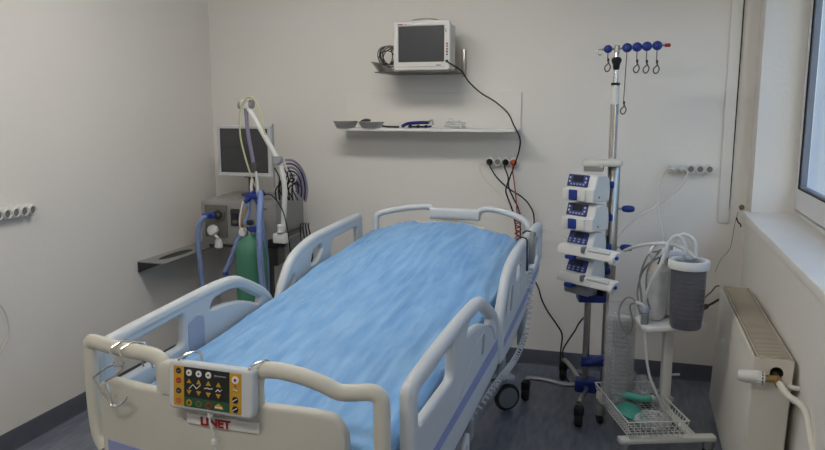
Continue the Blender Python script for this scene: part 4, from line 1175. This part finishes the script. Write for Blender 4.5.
# ------------------------------------------------------------ suction unit
SO = Vector((.16, 3.60, 0)); SR = R(20)
t = thing('suction_trolley', 'white steel trolley of the suction unit with low crossbars', 'trolley', SO, SR)
def sl_(p):   # world -> trolley local
    return Matrix.Rotation(-SR, 3, 'Z') @ (Vector(p) - SO)
a = sl_((-.005, 3.40, .1)); b = sl_((.43, 3.56, .1))
MB().box((a + b) / 2 + Vector((0, 0, 0)), ((b - a).length, .05, .028), .008).build('front_crossbar', 'white', t)
a2 = sl_((-.116, 3.80, .125)); b2 = sl_((.26, 3.93, .125))
MB().box((a2 + b2) / 2, ((b2 - a2).length, .04, .025), .008).build('rear_crossbar', 'white', t)
cc = sl_((.21, 3.80, 0))
MB().box((cc.x + .02, (a.y + a2.y) / 2, .105), (.04, abs(a2.y - a.y), .022), .006).build('centre_bar', 'white', t)
MB().box((cc.x, cc.y, .35), (.05, .035, .49), .006).build('column', 'white', t)
MB().box((cc.x, cc.y - .08, .585), (.10, .22, .012), .003).build('column_plate', 'white', t)
MB().cyl((cc.x + .045, cc.y, .30), .006, .05, 10, 'X').build('column_knob', 'white', t)
for k, e in enumerate((a + Vector((.03, 0, 0)), b - Vector((.03, 0, 0)), a2 + Vector((0.01, 0, 0)), b2 - Vector((.02, 0, 0)))):
    w_ = MB().cyl((e.x, e.y, .032), .032, .026, 22, 'X', .005).build('caster', 'rubber', t)
    MB().lathe([(.012, .0), (.026, .004), (.028, .03), (.022, .05), (.016, .055)], (e.x, e.y, .045), 18).build('caster_housing', 'wheelgrey', w_)
    if k == 2:
        MB().lathe([(.020, 0), (.022, .004), (.022, .03), (.018, .036), (0, .037)], (e.x, e.y, .135), 18).build('caster_cap', 'white', w_)
# lip tray
lp = fillet([(-.125, -.11), (.19, -.09), (.21, .02), (.1, .10), (-.10, .10)], .04, 6)
MB().addmesh(plate_mesh(lp, (), .026, .008), Matrix.Translation((0.03, .06, .606))).build('tray', 'white', t)

spump = t = thing('suction_pump', 'pale suction pump housing behind the collection canisters', 'suction pump', (.17, 3.77, .62), SR)
MB().box((0.03, .0, .145), (.17, .12, .28), .025, seg=4).build('housing', 'offwhite', t)
MB().box((0.03, .0, .31), (.10, .09, .05), .02).build('top_cap', 'white', t)
MB().cyl((-.01, -.05, .285), .014, .04, 14, 'Y').build('dial', 'black', t)
MB().cyl((.035, -.052, .275), .010, .04, 14, 'Y').build('dial', 'black', t)
MB().tube([(-.02, -.04, .30), (-.04, -.07, .31), (-.05, -.06, .27)], .008, 8, smooth=4).build('elbow', 'black', t)

def canister(loc, m, label, r, h, lid):
    t = thing('suction_canister', label, 'canister', loc, SR, 'suction canisters')
    MB().lathe([(0, .0), (r * .84, .0), (r * .9, .008), (r * .92, .05), (r * .97, .08), (r, h * .9), (r, h), (r - .003, h), (r - .003, h * .9), (r * .9, .06), (r * .86, .012), (0, .008)], (0, 0, 0), 40).build('jar', m, t)
    for i in range(9):
        z = .06 + i * (h - .09) / 8.5
        if lid:
            rr = r * (.985 + .003 * i)
            MB().tube([(rr * math.cos(R(a)), rr * math.sin(R(a)), z) for a in range(-150, -50 if i % 2 else -20, 6)], .0008, 5).build('graduation', 'greycord', t)
    if lid:
        l_ = MB().lathe([(r - .012, h - .004), (r + .012, h - .006), (r + .014, h), (r + .014, h + .026), (r + .010, h + .032), (r - .006, h + .032), (r - .010, h + .026), (r - .010, h + .014), (0, h + .012)], (0, 0, 0), 40).build('lid_ring', 'white', t)
        MB().lathe([(0, h + .016), (r - .014, h + .016), (r - .014, h + .019), (0, h + .020)], (0, 0, 0), 32).build('lid_plate', 'greycord', l_)
        for (dx, dy) in ((-.03, -.01), (.028, .0)):
            MB().lathe([(.012, 0), (.011, .02), (.007, .022), (.007, .04), (0, .04)], (dx, dy, h + .02), 14).build('port', 'bedmetal', l_)
    return t
canister((.271, 3.575, .622), 'smoke', 'large smoked translucent suction canister with a white lid ring', .079, .29, True)
canister((.128, 3.70, .622), 'milky', 'milky suction canister behind and left of the smoked one', .062, .24, False)

H = 'milky suction hoses over the canisters'
for lab, pts, r in (
    ('milky hose running from pump stand knob over to the suction canisters', [(-.02, 3.95, .90), (.016, 3.8, .945), (.074, 3.68, .985), (.142, 3.63, 1.003), (.209, 3.60, 1.003), (.26, 3.57, .985), (.295, 3.565, .955)], .0085),
    ('milky hose looping high over the milky canister and down its left', [(.245, 3.56, .95), (.250, 3.57, 1.008), (.213, 3.58, 1.053), (.175, 3.58, 1.013), (.148, 3.57, .921), (.110, 3.58, .83), (.085, 3.6, .73)], .0085),
    ('milky hose arching highest above the smoked canister lid', [(.298, 3.57, .955), (.290, 3.58, 1.03), (.24, 3.60, 1.058), (.195, 3.62, 1.01), (.17, 3.64, .94), (.172, 3.66, .905)], .0085),
    ('milky hose bending low from the milky canister lid to the pump', [(.115, 3.65, .91), (.10, 3.64, .96), (.135, 3.66, 1.0), (.19, 3.70, .985), (.20, 3.74, .96)], .0085),
    ('milky hose hanging down the trolley column to the basket', [(.09, 3.62, .62), (.10, 3.60, .50), (.12, 3.58, .38), (.16, 3.58, .28), (.19, 3.60, .22)], .0065)):
    cable('suction_hose', lab, pts, r, 'tube', owner=spump)
G = 'grey leads hanging left of the suction unit'
for lab, pts in (
    ('grey lead hanging outermost left of the milky canister', [(.164, 3.70, .93), (.11, 3.64, .915), (.067, 3.63, .857), (.050, 3.63, .767), (.060, 3.6, .70)]),
    ('grey lead hanging between the outer lead and the canister', [(.144, 3.70, .955), (.090, 3.63, .945), (.058, 3.62, .84), (.066, 3.61, .76), (.075, 3.6, .69)]),
    ('grey lead looping close against the milky canister side', [(.15, 3.71, .96), (.115, 3.62, .93), (.088, 3.61, .86), (.092, 3.6, .76), (.11, 3.6, .69)]),
    ('grey lead looping left from the valve towards the clear holder', [(.07, 3.6, .66), (.04, 3.65, .715), (.0, 3.68, .715), (-.03, 3.68, .66), (-.02, 3.66, .58), (.02, 3.66, .55), (.035, 3.66, .60), (.02, 3.67, .68), (.05, 3.66, .70)])):
    cable('lead', lab, pts, .0048, 'greycord', owner=spump)
t = thing('vacuum_valve', 'small pale valve with blue cap hanging left of canisters', 'valve', (.088, 3.585, .615))
MB().lathe([(.012, 0), (.018, .004), (.019, .05), (.013, .056), (.013, .062)], (0, 0, 0), 18).build('valve_body', 'wheelgrey', t)
MB().lathe([(.014, .058), (.019, .062), (.019, .085), (.012, .092), (0, .093)], (0, 0, 0), 18).build('valve_cap', 'greyblue', t)
MB().tube([(.0, .0, .08), (-.02, 0, .10), (-.045, .0, .105)], .009, 10, smooth=4).build('elbow', 'tape', t)
cable('power_cable', 'thin black cord reaching from the canister side to the radiator',
      [(.36, 3.80, .70), (.388, 3.9, .70), (.42, 4.0, .70), (.45, 4.1, .705), (.47, 4.14, .70)], .0035, 'blackcord')
o = MB().tube([(.35, 3.78, .660), (.385, 3.86, .655)], .014, 10).tube([(.385, 3.86, .655), (.42, 3.93, .655), (.455, 4.0, .66)], .006, 8).build('plug_lead', 'blackcord'); tag(o, 'black plug and lead sticking out right of smoked canister', 'plug')

# wire basket on the trolley
t = thing('wire_basket', 'white wire basket on the suction trolley bars', 'basket', (.034, 3.375, .118), SR)
bw, bd, bh = .29, .50, .085
wb = MB()
def rectloop(w0, w1, d0, d1, z, r): wb.tube([(w0, d0, z), (w1, d0, z), (w1, d1, z), (w0, d1, z)], r, 6, closed=True)
rim = MB()
for (p, q) in (((0, 0), (bw, 0)), ((bw, 0), (bw, bd)), ((bw, bd), (0, bd)), ((0, bd), (0, 0))):
    rim.tube([(p[0], p[1], bh), (q[0], q[1], bh)], .0036, 8)
rim.build('rim', 'wire', t)
ins = .018
for k in range(1, 3):
    z = bh * k / 3; i_ = ins * (1 - k / 3)
    for (p, q) in (((i_, i_), (bw - i_, i_)), ((bw - i_, i_), (bw - i_, bd - i_)), ((bw - i_, bd - i_), (i_, bd - i_)), ((i_, bd - i_), (i_, i_))):
        wb.tube([(p[0], p[1], z), (q[0], q[1], z)], .0018, 5)
nx, ny = 10, 17
for i in range(nx + 1):
    x = ins + (bw - 2 * ins) * i / nx; xt = bw * i / nx
    wb.tube([(xt, 0, bh), (x, ins, 0), (x, bd - ins, 0), (xt, bd, bh)], .0022, 5)
for i in range(ny + 1):
    y = ins + (bd - 2 * ins) * i / ny; yt = bd * i / ny
    wb.tube([(0, yt, bh), (ins, y, 0), (bw - ins, y, 0), (bw, yt, bh)], .0022, 5)
wb.build('wire_mesh', 'wire', t)

# contents of the basket
def bl_(x, y, z): return tuple(Vector((.034, 3.375, .118)) + Matrix.Rotation(SR, 3, 'Z') @ Vector((x, y, z)))
t = thing('breathing_mask', 'teal soft breathing mask and hose lying in the basket', 'mask', bl_(.10, .25, .01), SR)
MB().lathe([(.020, .075), (.035, .068), (.055, .04), (.066, .012), (.062, .002), (.052, .0), (.045, .008), (.03, .05), (.0, .065)], (0, 0, 0), 24, mtx=Matrix.Rotation(R(18), 4, 'Y') @ Matrix.Diagonal((1.15, 1.3, .75, 1))).build('mask_shell', 'teal', t)
MB().tube([(-.055, .12, .075), (-.02, .06, .085), (.02, .02, .088), (.06, -.01, .088), (.10, .0, .085)], .018, 12, smooth=5).build('mask_hose', 'teal', t)
MB().cyl((.105, .0, .085), .016, .025, 14, 'X', .003).build('hose_end', 'tape', t)
bag = MB()
def crumple(c, r, seed, sc=(1, 1, 1)):
    bm = bmesh.new(); bmesh.ops.create_icosphere(bm, subdivisions=4, radius=1)
    for v in bm.verts:
        d = v.co.normalized()
        n_ = abs(noise.noise(d * 2.2 + Vector((seed, 0, 0)))) + .5 * abs(noise.noise(d * 5 + Vector((0, seed, 0))))
        v.co = Vector((d.x * sc[0], d.y * sc[1], d.z * sc[2])) * r * (.72 + .55 * n_)
    bm.verts.index_update()
    out = ([Vector(c) + v.co for v in bm.verts], [tuple(v.index for v in f.verts) for f in bm.faces]); bm.free(); return out
q = bl_(.16, .40, .09)
o = MB().add(*crumple(q, .105, 3.3, (1.1, .9, .75))).build('plastic_bag', 'ringclear', angle=20); tag(o, 'crumpled clear plastic bag at the rear of the basket', 'bag')
q = bl_(.17, .13, .038)
o = MB().add(*crumple(q, .075, 8.1, (1.1, 1.2, .45))).build('plastic_bag', 'ringclear', angle=20); tag(o, 'flat clear plastic wrapping at the front of the basket', 'bag')
# clear holder with a corrugated tube, standing in the basket
t = thing('tube_holder', 'tall clear plastic holder with corrugated tube standing in the basket', 'tube holder', bl_(.072, .36, .006), SR)
r_ = .075
MB().lathe([(0, 0), (r_ - .004, .0), (r_, .006), (r_, .53), (r_ + .003, .535), (r_ + .003, .542), (r_ - .002, .542), (r_ - .002, .01), (0, .006)], (0, 0, 0), 32).build('holder_wall', 'clear', t)
for k in range(22):
    z = .04 + k * .021
    MB().lathe([(r_ + .0002, z - .002), (r_ + .0015, z), (r_ + .0002, z + .0012)], (0, 0, 0), 32).build('ring', 'ringclear', t)
P = [Vector((.012, 0, .03 + .45 * i / 160)) for i in range(161)]
MB().tube(P, (lambda q: .030 * (1 + .16 * (1 if int(q * 160 + .5) % 4 < 2 else -1))), 14).build('corrugated_tube', 'milky', t, angle=80)
MB().tube([(-.03, -.02, .03), (-.035, -.01, .25), (-.03, .0, .50)], .008, 8, smooth=4).build('inner_tube', 'tube', t)

cable('power_cable', 'black cord from the bed running down to the floor behind the pump stand',
      [(-.60, 4.38, .70), (-.522, 4.4, .574), (-.49, 4.4, .483), (-.451, 4.4, .411), (-.395, 4.4, .334), (-.363, 4.4, .274), (-.368, 4.4, .166), (-.36, 4.36, .08), (-.30, 4.3, .01)], .0048, 'blackcord', owner=bed)
cable('power_cable', 'black cord running from pump stand down to join the bed cord',
      [(-.2, 4.13, .50), (-.25, 4.2, .42), (-.281, 4.28, .342), (-.33, 4.33, .246), (-.352, 4.36, .18), (-.33, 4.38, .09), (-.22, 4.33, .05), (-.1, 4.25, .03)], .0045, 'blackcord', owner=stand)

# ------------------------------------------------------------ light, world, camera
w = bpy.data.worlds.new('world'); SC.world = w; w.use_nodes = True
N, Lk = w.node_tree.nodes, w.node_tree.links
bg = N['Background']
sky = N.new('ShaderNodeTexSky'); sky.sky_type = 'NISHITA'
sky.sun_disc = False; sky.sun_elevation = R(32); sky.sun_rotation = R(200); sky.air_density = 1.5; sky.dust_density = 1.0
Lk.new(sky.outputs['Color'], bg.inputs['Color']); bg.inputs['Strength'].default_value = 0.5

cam = bpy.data.cameras.new('camera'); co = bpy.data.objects.new('camera', cam); COL.objects.link(co)
f = 740.0
cam.sensor_width = 36; cam.lens = f / 825 * 36; cam.clip_start = .05
pitch = math.atan(120 / 740); yaw = math.atan(223 / math.hypot(740, 120))
co.location = (0, 0, 1.65)
co.rotation_euler = (PI / 2 - pitch, 0, yaw)
SC.camera = co
vs_ = SC.view_settings
vs_.view_transform = 'Standard'; vs_.look = 'None'; vs_.gamma = 1; vs_.use_curve_mapping = False
vs_.exposure = 0.0
